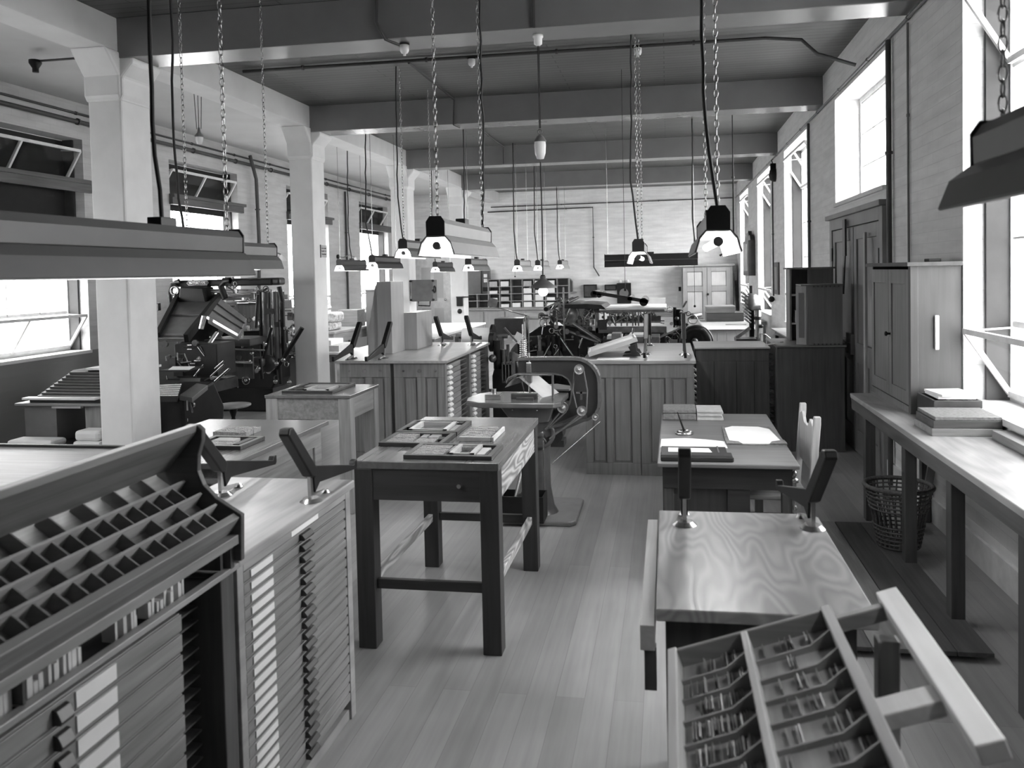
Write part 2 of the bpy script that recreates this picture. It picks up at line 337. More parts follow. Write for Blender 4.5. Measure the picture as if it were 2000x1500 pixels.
# beams and columns
BY = [(2.42, 2.80), (6.60, 6.98), (10.55, 10.93), (14.72, 15.10), (18.88, 19.26)]
CX0, CX1 = -5.09, -4.76
for k, (a, b) in enumerate(BY):
    m = MB().box(CX0, XR, a, b, 3.87, ZC)
    struct('ceiling_beam', m, M_BEAM, bev=.006)
struct('ceiling_beam', MB().box(CX0, CX1, YF, YB, 3.93, ZC-.001), M_WHITE, bev=.006)
for k, (a, b) in enumerate(BY):
    y0, y1 = a+.02, a+.44
    m = MB().box(CX0, CX1, y0, y1, 0, 3.93)
    m.prism([(CX0, 3.50), (CX1, 3.50), (CX1+.03, 3.55), (CX1+.03, 3.70), (CX1+.14, 3.82), (CX1+.14, 3.875), (CX0, 3.875)], 'y', y0-.015, y1-.03)
    m.prism([(y0-.03, 3.55), (y0-.03, 3.72), (y0-.20, 3.93), (y1+.20, 3.93), (y1+.03, 3.72), (y1+.03, 3.55), (y1, 3.50), (y0, 3.50)], 'x', CX0-.015, CX1+.012)
    o = struct('column', m, M_COLUMN, bev=.02)
# skirting along the right and back wall
struct('baseboard_right', MB().box(XR-.02, XR, YF, 7.6, 0, .18).box(XR-.02, XR, 10.0, YB, 0, .18), M_FRAME)
struct('baseboard_back', MB().box(-6.2, XR-.02, YB-.02, YB, 0, .18), M_FRAME)

# the double door under the fanlight
d = bpy.data.objects.new('door_1', None); COL.objects.link(d); d.location = (XR, 8.75, 0); d['kind'] = 'structure'
m = MB().box(XR-.05, XR, 7.60, 7.72, 0, 2.42).box(XR-.05, XR, 9.83, 9.95, 0, 2.42).box(XR-.05, XR, 7.72, 9.83, 2.30, 2.42).box(XR-.09, XR, 7.54, 10.0, 2.42, 2.47)
struct('door_frame', m, wood('door_paint', .21, .08, 'z'), d, .004)
for ya, yb in ((7.73, 8.76), (8.79, 9.82)):
    m = MB(); st = .11
    m.box(XR-.04, XR-.005, ya, ya+st, .01, 2.29).box(XR-.04, XR-.005, yb-st, yb, .01, 2.29)
    for z0, z1 in ((.01, .24), (.92, 1.12), (2.16, 2.29)): m.box(XR-.04, XR-.005, ya+st, yb-st, z0, z1)
    m.box(XR-.022, XR-.005, ya+st, yb-st, .24, .92).box(XR-.022, XR-.005, ya+st, yb-st, 1.12, 2.16)
    m.box(XR-.04, XR-.02, (ya+yb)/2-.04, (ya+yb)/2+.04, .24, .92)
    lf = struct('door_leaf', m, MATS['door_paint'], d, .003)
struct('lock_box', MB().box(XR-.08, XR-.04, 8.74, 8.98, .99, 1.2), M_GREY, d, .004)
struct('door_knob', MB().lathe((XR-.08, 8.80, 1.11), [(.012, 0), (.012, -.04), (.028, -.05), (.03, -.065), (.015, -.08), (.001, -.082)], 12, 'x'), M_STEEL, d)
struct('hinge', MB().box(XR-.055, XR-.045, 9.80, 9.84, 1.95, 2.1).box(XR-.055, XR-.045, 7.70, 7.73, 1.9, 2.05), M_IRON, d)
# the door in the far corner of the back wall
d = bpy.data.objects.new('door_2', None); COL.objects.link(d); d.location = (-6.8, YB, 0); d['kind'] = 'structure'
struct('door_frame', MB().box(-7.36, -7.26, YB-.05, YB, 0, 2.3).box(-6.36, -6.26, YB-.05, YB, 0, 2.3).box(-7.36, -6.26, YB-.05, YB, 2.3, 2.4), M_FRAME, d)
m = MB().box(-7.26, -6.36, YB-.045, YB-.005, .01, 2.3)
struct('door_leaf', m, M_FRAME, d)
struct('door_panel', MB().box(-7.14, -6.86, YB-.055, YB-.04, 1.2, 2.1).box(-6.76, -6.48, YB-.055, YB-.04, 1.2, 2.1).box(-7.14, -6.86, YB-.055, YB-.04, .25, .9).box(-6.76, -6.48, YB-.055, YB-.04, .25, .9), M_AISLE, d)
struct('door_knob', MB().ball((-6.42, YB-.08, 1.15), .035), M_STEEL, d)

# conduits
def pipe(pts, r, label, mat=M_PIPE, group=None, clips=True):
    c = MB().tube(pts, r, 8)
    if clips:
        for p, q in zip(pts[:-1], pts[1:]):
            p = Vector(p); q = Vector(q); L = (q-p).length
            if L < .8: continue
            dr = (q-p).normalized()
            for k in range(max(1, int(L/1.3))):
                e = p + dr*((k+.5)*L/max(1, int(L/1.3))); c.cyl(e-dr*.012, e+dr*.012, r*1.5, n=8)
    return solo('conduit', c, mat, label, 'pipe')
pipe([(-7.454, YF, 3.96), (-7.454, 23.2, 3.96)], .03, 'thick dark pipe running along the left wall above the windows', group=None)
pipe([(-7.475, YF, 4.07), (-7.475, 23.2, 4.07)], .016, 'thin dark conduit running just above the thick pipe on the left wall')
pipe([(-7.36, 13.75, 4.10), (-7.36, 13.95, 3.7), (-7.36, 13.98, 2.6), (-7.44, 14.0, .6), (-7.44, 14.0, 0.001)], .032, 'heavy dark pipe dropping down the left wall beside the second window')
pipe([(-7.463, 18.4, 3.9), (-7.463, 18.4, .001)], .024, 'dark pipe dropping down the left wall between the two far windows')
pipe([(1.889, YF, 3.83), (1.889, 23.24, 3.83)], .013, 'thin conduit following the right wall just over the windows', mat=M_GREY)
pipe([(1.874, 7.42, 3.80), (1.874, 7.42, .001)], .022, 'dark vertical pipe on the right wall at the near side of the double door')
pipe([(1.895, 6.93, 3.80), (1.895, 6.93, .905)], .009, 'thin grey conduit dropping to the tall cupboard on the right wall', mat=M_GREY)
pipe([(1.883, 11.45, 3.80), (1.883, 11.45, 1.2)], .017, 'vertical conduit beside the window past the double door', mat=M_PIPE)
pipe([(1.888, 15.3, 3.6), (1.888, 15.3, 1.38)], .014, 'thin vertical conduit between the far right windows ending in a black knob')
pipe([(-4.6, 8.5, 4.19), (1.0, 8.56, 4.19), (1.35, 8.56, 4.15), (1.5, 8.56, 4.0), (1.86, 8.56, 3.87)], .018, 'long dark conduit crossing the boarded ceiling behind the first beam')
pipe([(-2.72, 8.60, 4.19), (-2.72, 10.52, 4.185), (-2.74, 10.53, 3.86), (-2.7, 10.7, 3.85)], .014, 'branch conduit running back along the ceiling and down the second beam')
pipe([(-2.9, 12.1, 4.19), (.95, 12.1, 4.19), (.95, 12.1, 2.2), (.75, 12.1, 2.08)], .015, 'conduit crossing behind the second beam and dropping to the dark trough lamp')
pipe([(-2.9, 12.17, 4.19), (-2.9, 14.69, 4.19), (-2.9, 14.69, 3.88)], .013, 'branch conduit running back to the third beam')
pipe([(-5.0, 23.25, 3.8), (1.85, 23.25, 3.83)], .014, 'thin conduit crossing the top of the back wall')
pipe([(-5.1, 23.25, 3.66), (-2.05, 23.25, 3.7), (-2.05, 23.25, 2.0), (-1.9, 23.24, 1.75)], .018, 'dark conduit crossing the back wall and dropping to the switch boxes')
pipe([(-5.14, 7.35, 4.12), (-6.2, 7.35, 4.12)], .012, 'short conduit over the left aisle feeding a ceiling rose')
pipe([(-2.35, 6.59, 4.2), (-2.35, 6.57, 4.0), (-2.28, 6.585, 3.86), (-2.2, 6.7, 3.84)], .014, 'short bent conduit on the face of the first beam left of centre')
pipe([(-1.03, 6.585, 4.2), (-1.03, 6.585, 3.87)], .014, 'short straight conduit on the face of the first beam over the hanging globe')

# ================================================================ JOINERY AND PRINTERS' FURNITURE
# --- cast iron case brackets: a leaning blade, an arm with a lip and a foot, all in the y-z plane
def bracket_root(label, d=1, k=1.0):   # d = +1 the arm points to +y
    r = thing('case_bracket', label, 'bracket', (0,0,0), 'iron case brackets on the cabinet tops')
    P = lambda a, h: (a*d*k, h*k)
    m = MB().prism([P(.005,.09), P(-.03,.105), P(-.215,.30), P(-.205,.325), P(-.175,.325), P(.02,.13)], 'x', -.022, .022)
    part('blade', m, M_IRON, r, .006, local=True)
    m = MB().prism([P(.0,.115), P(.03,.135), P(.42,.045), P(.43,.062), P(.455,.062), P(.455,.03), P(.445,.02), P(.06,.06), P(.015,.03)], 'x', -.013, .013)
    part('arm', m, M_IRON, r, .003, local=True)
    m = MB().prism([P(-.012,.012), P(.02,.012), P(.025,.12), P(-.015,.12)], 'x', -.007, .007).cyl((0,0,0), (0,0,.014), .045*k, .03*k, 16).cyl((0,.13*d*k,0), (0,.13*d*k,.012), .022*k, .016*k, 12)
    m.prism([P(0,.006), P(.13,.006), P(.13,.016), P(.02,.03)], 'x', -.006, .006)
    part('foot', m, M_STEEL, r, local=True)
    return r
br0 = bracket_root('iron bracket in front on the pale drawer cabinet, blade leaning over its pale top', 1, 1.0)
def brk(x, y, z, label, base=None, rz=0):
    o = dup(base or br0, (x, y, z), rz, label); return o
br0.location = (-1.39, 2.99, 1.021)
brk(-1.80, 3.04, 1.021, 'iron bracket half hidden behind the curved end of the sloping type case')
brk(.05, 3.03, .961, 'iron bracket seen edge-on as a black paddle on the pale grained cabinet top')
brk(.50, 3.03, .961, 'iron bracket on the right corner of the pale grained cabinet top', rz=.13)
bk = bracket_root('iron bracket leftmost on the long back cabinet, its arm hanging toward the viewer', -1, 1.12); bk.location = (-3.21, 7.99, 1.051)
brk(-2.87, 7.98, 1.051, 'iron bracket over the dark joint of the two panelled back cabinets', bk)
brk(-2.66, 9.40, 1.051, 'iron bracket at the far end of the left back cabinet, left of its pair', bk, PI)
brk(-2.30, 9.42, 1.051, 'iron bracket at the far right corner of the left back cabinet by the paper roll', bk, PI)
br2 = bracket_root('upright iron bracket nearer the sloping book tray on the right back cabinet', -1, 1.2); br2.location = (-.215, 8.05, 1.071)
brk(.15, 8.02, 1.071, 'upright iron bracket at the right corner of the right back cabinet', br2)
brk(-.20, 9.02, 1.071, 'iron bracket at the back edge of the right back cabinet behind the book tray', br2, PI)

# --- near left: drawer cabinet with a pale top
t = thing('type_cabinet', 'pale topped type cabinet with a tall bank of thin labelled drawers, near left', 'cabinet', (-1.63, 2.86, 0))
part('tabletop', MB().box(-1.93, -1.345, 2.36, 3.33, .985, 1.02), M_PALEY, t, .006)
m = MB().box(-1.90, -1.385, 2.37, 2.41, .0, .985).box(-1.90, -1.36, 3.26, 3.31, 0, .985).box(-1.90, -1.88, 2.41, 3.26, 0, .985).box(-1.88, -1.36, 2.41, 3.26, .955, .985).box(-1.88, -1.37, 2.41, 3.26, 0, .045).box(-1.385, -1.36, 2.37, 2.41, 0, .985)
part('carcass', m, M_PALEY, t, .003)
pull = MB().prism([(-1.357, -.009), (-1.335, -.009), (-1.33, .006), (-1.357, .012)], 'y', -.045, .045)
first = None
def drawer(parent, x, y0, y1, z, h, yl, yp, mat, lab=True, big=False):
    hp = .022 if big else .042
    global first
    dm = MB().box(x-.30, x-.006, y0+.003, y1-.003, z+.002, z+h-.003).box(x-.006, x, y0+.003, y1-.003, z+.004, z+h-.006)
    dr = part('drawer', dm, mat, parent, .002)
    q = MB().prism([(x, z+.006), (x+.020, z+.006), (x+.024, z+.014), (x+.012, z+h*.68), (x, z+h*.74)], 'y', yp-hp, yp+hp)
    part('pull', q, M_IRON2, dr, .002)
    if lab: part('label_holder', MB().box(x-.001, x+.004, yl-(.075 if not big else .07), yl+(.075 if not big else .07), z+.008, z+h-.010), M_CARD, dr)
for k in range(21): drawer(t, -1.362, 2.41, 3.26, .925-.0415*(k+1)+.03, .0415, 2.53, 2.86, M_OAKY)
part('paper_strip', MB().box(-1.36, -1.358, 2.75, 2.98, .957, .975), M_PAPER, t)

# --- near left: rack with the sloping type case
t = thing('type_case_rack', 'oak rack with broad labelled drawers beneath a sloping type case, nearest at left', 'rack', (-1.7, 1.7, 0))
m = MB().box(-2.05, -1.36, 2.275, 2.35, 0, .985).box(-2.05, -2.02, .7, 2.275, 0, 1.1).box(-2.02, -1.36, .7, .76, 0, .985).box(-2.02, -1.42, 2.075, 2.09, 0, .985).box(-2.02, -1.36, 1.34, 1.375, 0, .985)
part('carcass', m, M_DARKZ, t, .004)
part('top_rail', MB().box(-1.372, -1.345, .7, 2.36, .985, 1.003), M_PALEY, t, .003)
m = MB()
for k in range(22): m.box(-1.98, -1.44, 2.09, 2.275, .03+k*.043, .036+k*.043)
part('runner', m, M_DARKY, t)['kind'] = 'stuff'
part('case_bottom', MB().box(-2.0, -1.373, .77, 2.27, .97, .984).box(-1.60, -1.59, .7, 2.33, 1.01, 1.10), M_BLACK, t)  # black puts the shade of the open slots into the colour
for k in range(16): drawer(t, -1.362, 1.375, 2.075, .935-.0575*(k+1)+.03, .0575, 1.72, 1.60, M_OAKY, True, True)
m = MB(); y = .8; rr = random.Random(3)
while y < 2.27:
    if math.sin(y*31)+math.sin(y*13+1) > -.5 and rr.random() < .8: m.box(-1.42, -1.376-rr.random()*.012, y, y+.007+rr.random()*.007, .99, 1.022+rr.random()*.05)
    y += .014
o = part('metal_spacing', m, plain('slug_metal', .6, .5, .2, noise=.2), t); o['kind'] = 'stuff'
part('slot_divider', MB().box(-1.5, -1.365, 2.285, 2.30, 1.003, 1.09).box(-1.50, -1.362, 1.5, 1.507, 1.003, 1.09), M_DARKZ, t)['kind'] = 'stuff'
# the case itself, sloping up to the back
A = Vector((-1.345, 0, 1.165)); B = Vector((-1.56, 0, 1.31)); up = (B-A).normalized(); nor = Vector((-up.z, 0, up.x)); nor = -nor if nor.z < 0 else nor
def sl(a, h): p = A + up*a + nor*h; return (p.x, p.z)
L = (B-A).length; Y0, Y1 = .75, 2.33
m = MB().prism([sl(-.02,-.06), sl(L+.03,-.06), sl(L+.03,-.045), sl(-.02,-.045)], 'y', Y0, Y1)
part('case_floor', m, M_OAKY, t)
m = MB().prism([sl(-.025,-.065), sl(.0,-.065), sl(.0,.008), sl(-.025,.008)], 'y', Y0, Y1)
m.box(-1.375, -1.325, Y0, Y1, 1.075, 1.105)
part('front_rail', m, wood('case_rail_wood', .22, .3, 'y'), t, .003)
m = MB(); cuts = [0, .058, .118, .185, L+.02]
for c in cuts[1:-1]: m.prism([sl(c-.004,-.045), sl(c+.004,-.045), sl(c+.004,.004), sl(c-.004,.004)], 'y', Y0, Y1-.012)
part('long_divider', m, wood('case_divider_wood', .36, .2, 'y'), t)['kind'] = 'stuff'
m = MB()
for r_, (a, b) in enumerate(zip(cuts[:-1], cuts[1:])):
    st = .062 if r_ in (0, 2) else .124; y = Y1-.012-st
    while y > Y0: m.prism([sl(a+.004,-.045), sl(b-.004,-.045), sl(b-.004,-.004), sl(a+.004,-.004)], 'y', y-.003, y+.003); y -= st
part('cross_divider', m, wood('case_cross_wood', .20, .2, 'x'), t)['kind'] = 'stuff'
m = MB().prism([(-1.575, 1.30), (-1.56, 1.30), (-1.455, 1.425), (-1.455, 1.445), (-1.485, 1.445)], 'y', Y0, Y1+.01)
part('back_board', m, wood('case_back_wood', .15, .3, 'y'), t, .003)
cv = [(-1.605,1.02), (-1.32,1.02), (-1.315,1.165), (-1.35,1.185), (-1.40,1.215), (-1.44,1.255), (-1.458,1.30), (-1.455,1.35), (-1.44,1.395), (-1.437,1.43), (-1.455,1.445), (-1.49,1.445), (-1.60,1.31)]
part('end_board', MB().prism(cv, 'y', Y1-.002, Y1+.02), M_DARKX, t, .003)
part('slot_end', MB().box(-1.60, -1.345, 2.31, 2.33, 1.0, 1.08), M_DARKZ, t)

# --- near right: cabinet with the boldly grained top
t = thing('type_cabinet', 'oak cabinet with boldly grained pale top at front right, behind the tilted case', 'cabinet', (.25, 2.78, 0))
m = MB().prism([(-.045,2.26), (.545,2.27), (.545,3.17), (.515,3.21), (-.045,3.205)], 'z', .925, .96)
part('tabletop', m, wood('bold_grain_top', .30, .16, 'y', .35, ring=32), t, .004)
part('carcass', MB().box(-.02, .50, 2.33, 3.15, 0, .925), M_DARKZ, t, .004)
part('side_ledge', MB().box(-.088, -.048, 2.22, 3.18, .86, .93), wood('ledge_wood', .5, .15, 'y'), t, .002)
part('ledge_cleat', MB().box(-.078, -.045, 2.24, 2.27, .74, .86), M_DARKZ, t)

# --- the tilted case frame at bottom right
t = thing('case_rack', 'tilted wooden case frame with brass rule galleys, nearest at bottom right', 'rack', (.25, 1.5, 0))
A = Vector((-.012, 0, 1.0)); B = Vector((.50, 0, 1.172)); up = (B-A).normalized(); nor = Vector((-up.z, 0, up.x))
YN, YFa = .95, 1.93
def rail(name, a0, a1, h0, h1, y0, y1, mat, parent=t, bev=.003): return part(name, MB().prism([sl(a0,h0), sl(a1,h0), sl(a1,h1), sl(a0,h1)], 'y', y0, y1), mat, parent, bev)
PW = wood('pale_rail_wood', .52, .15, 'y')
L = (B-A).length
rail('case_rail', 0, .022, -.05, .004, YN, YFa, PW); rail('case_rail', .176, .192, -.045, .004, YN, YFa-.015, PW); rail('case_rail', .365, .388, -.055, .006, YN, YFa, wood('mid_rail_wood', .30, .2, 'y'))
rail('cross_rail', .022, .365, -.045, .0, YFa-.014, YFa, M_OAKX)
rail('case_floor', .022, .365, -.05, -.04, YN, YFa-.014, wood('case_floor_wood', .26, .25, 'y'))
rail('frame_rail', L-.047, L, -.035, 0, 1.33, YFa+.01, wood('bare_pine', .74, .08, 'y'))
rail('cross_rail', .388, L-.047, -.045, -.012, YFa-.045, YFa-.02, M_OAKX); rail('cross_rail', .388, L-.047, -.05, -.02, 1.50, 1.56, PW)
for ya in (YFa-.08, 1.2): part('leg', MB().box(.43, .475, ya-.04, ya, 0, 1.10), M_OAKZ, t, .003)
for ya in (YFa-.08, 1.2): part('leg', MB().box(.02, .06, ya-.04, ya, 0, .955), M_OAKZ, t, .003)
rr = random.Random(5)
for a0, a1 in ((.022, .176), (.192, .365)):
    m = MB(); y = YFa-.10
    while y > YN: m.prism([sl(a0,-.04), sl(a1,-.04), sl(a1,-.004), sl(a1-.05,-.026), sl(a0,-.03)], 'y', y-.003, y+.003); y -= .085
    part('comb_divider', m, wood('comb_wood', .26, .2, 'x'), t)['kind'] = 'stuff'
m = MB(); y = YFa-.03
while y > YN:
    for a0, a1 in ((.026, .17), (.197, .36)):
        a = a0+rr.random()*.03
        while a < a1-.01:
            if rr.random() < (.72 if a0 < .1 else .3): m.prism([sl(a,-.04), sl(a+.0025,-.04), sl(a+.003,-.034+.012*rr.random()), sl(a,-.034+.012*rr.random())], 'y', y-.074+.03*rr.random(), y-.004)
            a += .0065
    y -= .085
o = part('brass_rule', m, plain('brass_rule_metal', .36, .35, .5, noise=.3), t); o['kind'] = 'stuff'

# --- the middle work table
def leg_table(name, label, x0, x1, y0, y1, H, lw, apron, top, tt=.03, cat='table', mats=None, rails=None, inset=.02):
    lm, sm, tm = mats
    t = thing(name, label, cat, ((x0+x1)/2, (y0+y1)/2, 0))
    part('tabletop', MB().box(x0, x1, y0, y1, H-tt, H), tm, t, .004)
    a0, a1, b0, b1 = x0+inset, x1-inset, y0+inset, y1-inset
    for lx in (a0, a1-lw):
        for ly in (b0, b1-lw): part('leg', MB().box(lx, lx+lw, ly, ly+lw, 0, H-tt), lm, t, .004)
    z0 = H-tt-apron
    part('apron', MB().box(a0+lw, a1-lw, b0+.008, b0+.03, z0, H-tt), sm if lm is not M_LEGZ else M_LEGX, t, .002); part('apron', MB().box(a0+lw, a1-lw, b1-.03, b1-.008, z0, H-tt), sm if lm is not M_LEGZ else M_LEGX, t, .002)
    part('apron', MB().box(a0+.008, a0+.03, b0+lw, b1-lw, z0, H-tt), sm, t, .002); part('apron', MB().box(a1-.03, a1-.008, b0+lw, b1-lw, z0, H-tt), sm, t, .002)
    if rails:
        z, h = rails; w = .03; c = lw/2
        for ly in (b0+c, b1-c): part('stretcher', MB().box(a0+lw, a1-lw, ly-w/2, ly+w/2, z, z+h), M_LEGX, t, .003)
        for lx in (a0+c, a1-c): part('stretcher', MB().box(lx-w/2, lx+w/2, b0+lw, b1-lw, z, z+h), sm, t, .003)
    return t
M_LEGX = wood('table_front_shaded', .04, .25, 'x')  # front copy of the table wood, shade put into its colour
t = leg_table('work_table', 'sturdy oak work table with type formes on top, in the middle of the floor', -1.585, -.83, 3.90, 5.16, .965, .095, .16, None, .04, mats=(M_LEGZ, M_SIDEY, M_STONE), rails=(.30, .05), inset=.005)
part('knob', MB().cyl((-1.03, 3.905, .85), (-1.03, 3.885, .85), .014, .011), M_STEEL, t)

# formes and pages of type lying on the middle table
def galley(name, label, cat, x0, x1, y0, y1, z, frame=True, holes=(), group=None, rot=0, h=.022):
    t = thing(name, label, cat, ((x0+x1)/2, (y0+y1)/2, z), group, rot)
    X, Y = (x1-x0)/2, (y1-y0)/2
    if frame:
        w = .028
        for nm, b in (('chase_bar', (-X, X, -Y, -Y+w)), ('chase_bar', (-X, X, Y-w, Y)), ('chase_bar', (-X, -X+w, -Y+w, Y-w)), ('chase_bar', (X-w, X, -Y+w, Y-w))):
            part(nm, MB().box(*b, 0, h), M_IRON2, t, .002, local=True)
        X -= w; Y -= w
    rr = random.Random(int(abs(x0*1000)+y0*77)); n = 0
    for hx0, hx1, hy0, hy1, kind in holes:
        a0, a1, b0, b1 = -X+2*X*hx0, -X+2*X*hx1, -Y+2*Y*hy0, -Y+2*Y*hy1
        if kind == 'type':
            m = MB(); y = b0
            while y < b1-.006:
                x = a0
                while x < a1-.004:
                    wd = .008+rr.random()*.03; wd = min(wd, a1-x); m.box(x, x+wd-.002, y, y+.0058, 0, h*(.8+.12*rr.random())); x += wd
                y += .009
            o = part('type_lines', m, M_TYPE, t, local=True); o['kind'] = 'stuff'
        elif kind == 'wood': part('furniture_block', MB().box(a0, a1, b0, b1, 0, h*.8), M_OAKX, t, .002, local=True)
        elif kind == 'pale': part('furniture_block', MB().box(a0, a1, b0, b1, 0, h*.85), M_PAPER2, t, .002, local=True)
        elif kind == 'iron': part('quoin', MB().box(a0, a1, b0, b1, 0, h*1.05), M_IRON, t, .003, local=True)
        elif kind == 'void': part('open_frame', MB().box(a0, a1, b0, b0+.012, 0, h*1.2).box(a0, a1, b1-.012, b1, 0, h*1.2).box(a0, a0+.022, b0, b1, 0, h*1.3).box(a1-.022, a1, b0, b1, 0, h*1.3), M_PALEX, t, local=True)
    return t
Z = .9655
G = 'locked-up formes of type'
galley('type_forme', 'framed forme with type and an open page, at the front edge of the middle table', 'forme', -1.335, -.875, 3.955, 4.245, Z, True, [(0,.42,0,1,'type'), (.43,.47,0,.3,'iron'), (.43,.47,.4,1,'wood'), (.50,.82,.05,.95,'void'), (.50,.82,.80,.98,'type'), (.84,.95,.1,.8,'pale'), (.96,1,0,.5,'iron')], G)
galley('type_forme', 'forme with two small pages of type at the left edge of the middle table', 'forme', -1.57, -1.21, 4.24, 4.54, Z, True, [(0,.48,.05,.5,'type'), (.52,.9,.05,.5,'type'), (0,.42,.55,1,'type'), (.5,.62,.6,.95,'wood'), (.66,.85,.6,.95,'wood'), (.92,1,.3,.6,'iron')], G)
galley('type_forme', 'forme holding one empty page opening, farthest back on the middle table', 'forme', -1.58, -1.21, 4.56, 4.92, Z, True, [(.0,.07,.3,.9,'iron'), (.12,.85,.05,.85,'void'), (.88,.98,.75,.95,'iron'), (.88,.98,.1,.7,'wood'), (.1,.85,.88,1,'wood')], G)
galley('type_page', 'loose pale page of type without a frame, right side of the middle table', 'type page', -1.16, -.96, 4.40, 4.72, Z, False, [(0,.9,0,.06,'pale'), (0,.9,.09,.55,'type'), (0,.9,.58,.9,'type'), (.93,1,0,1,'pale'), (.2,.8,.92,1,'wood')], h=.03)

# --- left table and its forme
t = leg_table('work_table', 'square oak table with a dark forme on it beside the second column', -3.22, -2.49, 6.12, 6.78, .952, .10, .17, None, .025, mats=(M_OAKZ, M_OAKY, M_STONE), inset=.006)
galley('type_forme', 'large dark empty forme lying on the square table by the second column', 'forme', -3.12, -2.68, 6.22, 6.72, .9525, True, [(.1,.3,.1,.45,'iron'), (.35,.9,.1,.6,'void'), (.05,.95,.65,.95,'wood')], G)

# --- imposing cabinet behind the near left cabinet
t = thing('imposing_cabinet', 'low panelled cabinet with worn shiny top, left of the middle table', 'cabinet', (-2.65, 4.45, 0))
m = MB().prism([(-2.49,3.84), (-2.225,3.84), (-2.22,5.08), (-3.08,5.08), (-3.08,4.2)], 'z', .92, .95)
part('tabletop', m, M_STONE, t, .004)
part('carcass', MB().prism([(-2.49,3.92), (-2.27,3.92), (-2.27,5.03), (-3.03,5.03), (-3.03,4.25)], 'z', 0, .92), M_OAKY, t, .004)
m = MB().box(-2.27, -2.255, 3.92, 5.03, .80, .92).box(-2.27, -2.255, 3.92, 4.02, 0, .80).box(-2.27, -2.255, 4.93, 5.03, 0, .80).box(-2.27, -2.255, 4.02, 4.93, 0, .12)
part('side_panel', m, M_OAKY, t, .003)
part('end_shelf', MB().box(-2.48, -2.24, 3.86, 3.93, .84, .86), M_OAKX, t)
galley('type_tray', 'shallow wooden tray of loose type on the worn shiny cabinet top', 'tray', -2.66, -2.34, 4.16, 4.44, .9505, True, [(.05,.8,.1,.5,'type'), (.1,.6,.55,.95,'pale'), (.82,.98,.1,.9,'iron')])
galley('type_page', 'small loose block of type behind the tray on the worn cabinet top', 'type page', -2.72, -2.50, 4.52, 4.70, .9505, False, [(0,1,.0,1,'type')], h=.03)

# ================================================================ DESK, COUNTER, BACK CABINETS
t = thing('desk', 'dark wooden desk with papers and folders on it, right of centre', 'desk', (.33, 5.68, 0))
part('desktop', MB().prism([(-.075,4.84), (.735,4.84), (.745,6.54), (-.06,6.54)], 'z', .735, .76), wood('desk_top_wood', .15, .25, 'x', .35), t, .006)
for x0, x1 in ((-.045, .33), ):
    
    for a_, b_ in ((4.915, 5.30), (6.10, 6.475)): part('pedestal', MB().box(x0, x1, a_, b_, .08, .735), wood('desk_pedestal_wood', .04, .3, 'z'), t, .004)
part('modesty_panel', MB().box(-.045, -.02, 5.30, 6.10, .2, .735), M_DARKY, t)
part('apron', MB().box(-.045, .70, 4.89, 4.91, .60, .735).box(-.045, .70, 6.48, 6.50, .60, .735).box(.68, .70, 4.91, 6.48, .60, .735), wood('desk_dark_wood', .03, .3, 'x'), t, .002)
part('drawer', MB().box(.695, .71, 4.98, 5.45, .615, .72), M_DARKY, t, .003)
part('end_panel', MB().box(.33, .46, 4.90, 4.92, .08, .60), wood('desk_dark_wood', .03, .3, 'x'), t, .002)
for x, y in ((.64, 4.90), (.64, 6.42), (-.04, 4.90), (-.04, 6.42)): part('leg', MB().box(x, x+.06, y, y+.06, 0, .735), M_DARKZ, t, .006)
m = MB()
for k, (dz, r) in enumerate(((.70, .012), (.66, .022), (.60, .015), (.50, .012), (.36, .02), (.30, .014))): m.lathe((.712, 4.895, dz), [(.001, -.02), (r, -.01), (r, .01), (.001, .02)], 10)
m.cyl((.712, 4.895, .08), (.712, 4.895, .70), .008)
part('turned_post', m, M_STEEL, t)
D = .7605
solo('folder', MB().box(-.055, .365, 4.90, 5.00, D, D+.035).box(-.055, .37, 4.885, 4.90, D, D+.030), M_LEATHER, 'black folder with a rounded spine lying along the front edge of the desk', 'folder', bev=.012)
t = thing('blotting_pad', 'dark blotting board with a white card at the front left of the desk', 'blotter', (.14, 5.1, D))
part('board', MB().box(-.052, .345, 5.01, 5.26, D, D+.012), M_LEATHER, t, .002)
part('sheet', MB().prism([(-.01,5.04), (.0,5.03), (.23,5.03), (.26,5.05), (.24,5.20), (-.01,5.21)], 'z', D+.0125, D+.0145), M_PAPER, t)
part('corner_strip', MB().box(.29, .30, 5.01, 5.26, D+.0125, D+.016), M_STEEL, t)
solo('paper_sheet', MB().prism([(-.06,5.27), (.36,5.27), (.355,5.47), (.22,5.53), (.10,5.56), (-.055,5.52)], 'z', D, D+.004), M_PAPER, 'white paper sheets lying behind the black blotting board on the desk', 'paper')
t = thing('blotter', 'white blotter in dark leather corners at the right of the desk', 'blotter', (.52, 5.67, D))
part('backing', MB().prism([(.36,5.36), (.74,5.38), (.70,5.98), (.37,5.98)], 'z', D, D+.006), M_BOOK, t)
part('sheet', MB().prism([(.385,5.40), (.45,5.385), (.62,5.39), (.715,5.44), (.685,5.88), (.62,5.96), (.44,5.97), (.385,5.90)], 'z', D+.0065, D+.010), M_PAPER, t)
for a in ([(.36,5.36), (.46,5.36), (.44,5.43), (.36,5.47)], [(.74,5.38), (.63,5.375), (.65,5.44), (.735,5.50)]): part('leather_corner', MB().prism(a, 'z', D+.0105, D+.014), M_BOOK, t)
t = thing('pen_stand', 'small round pen rest with an upright pen in the middle of the desk', 'pen stand', (.10, 5.72, D))
part('base', MB().lathe((.10,5.72,D), [(.001,0), (.062,0), (.062,.012), (.045,.022), (.028,.026), (.02,.018), (.001,.018)], 24), M_STEEL, t)
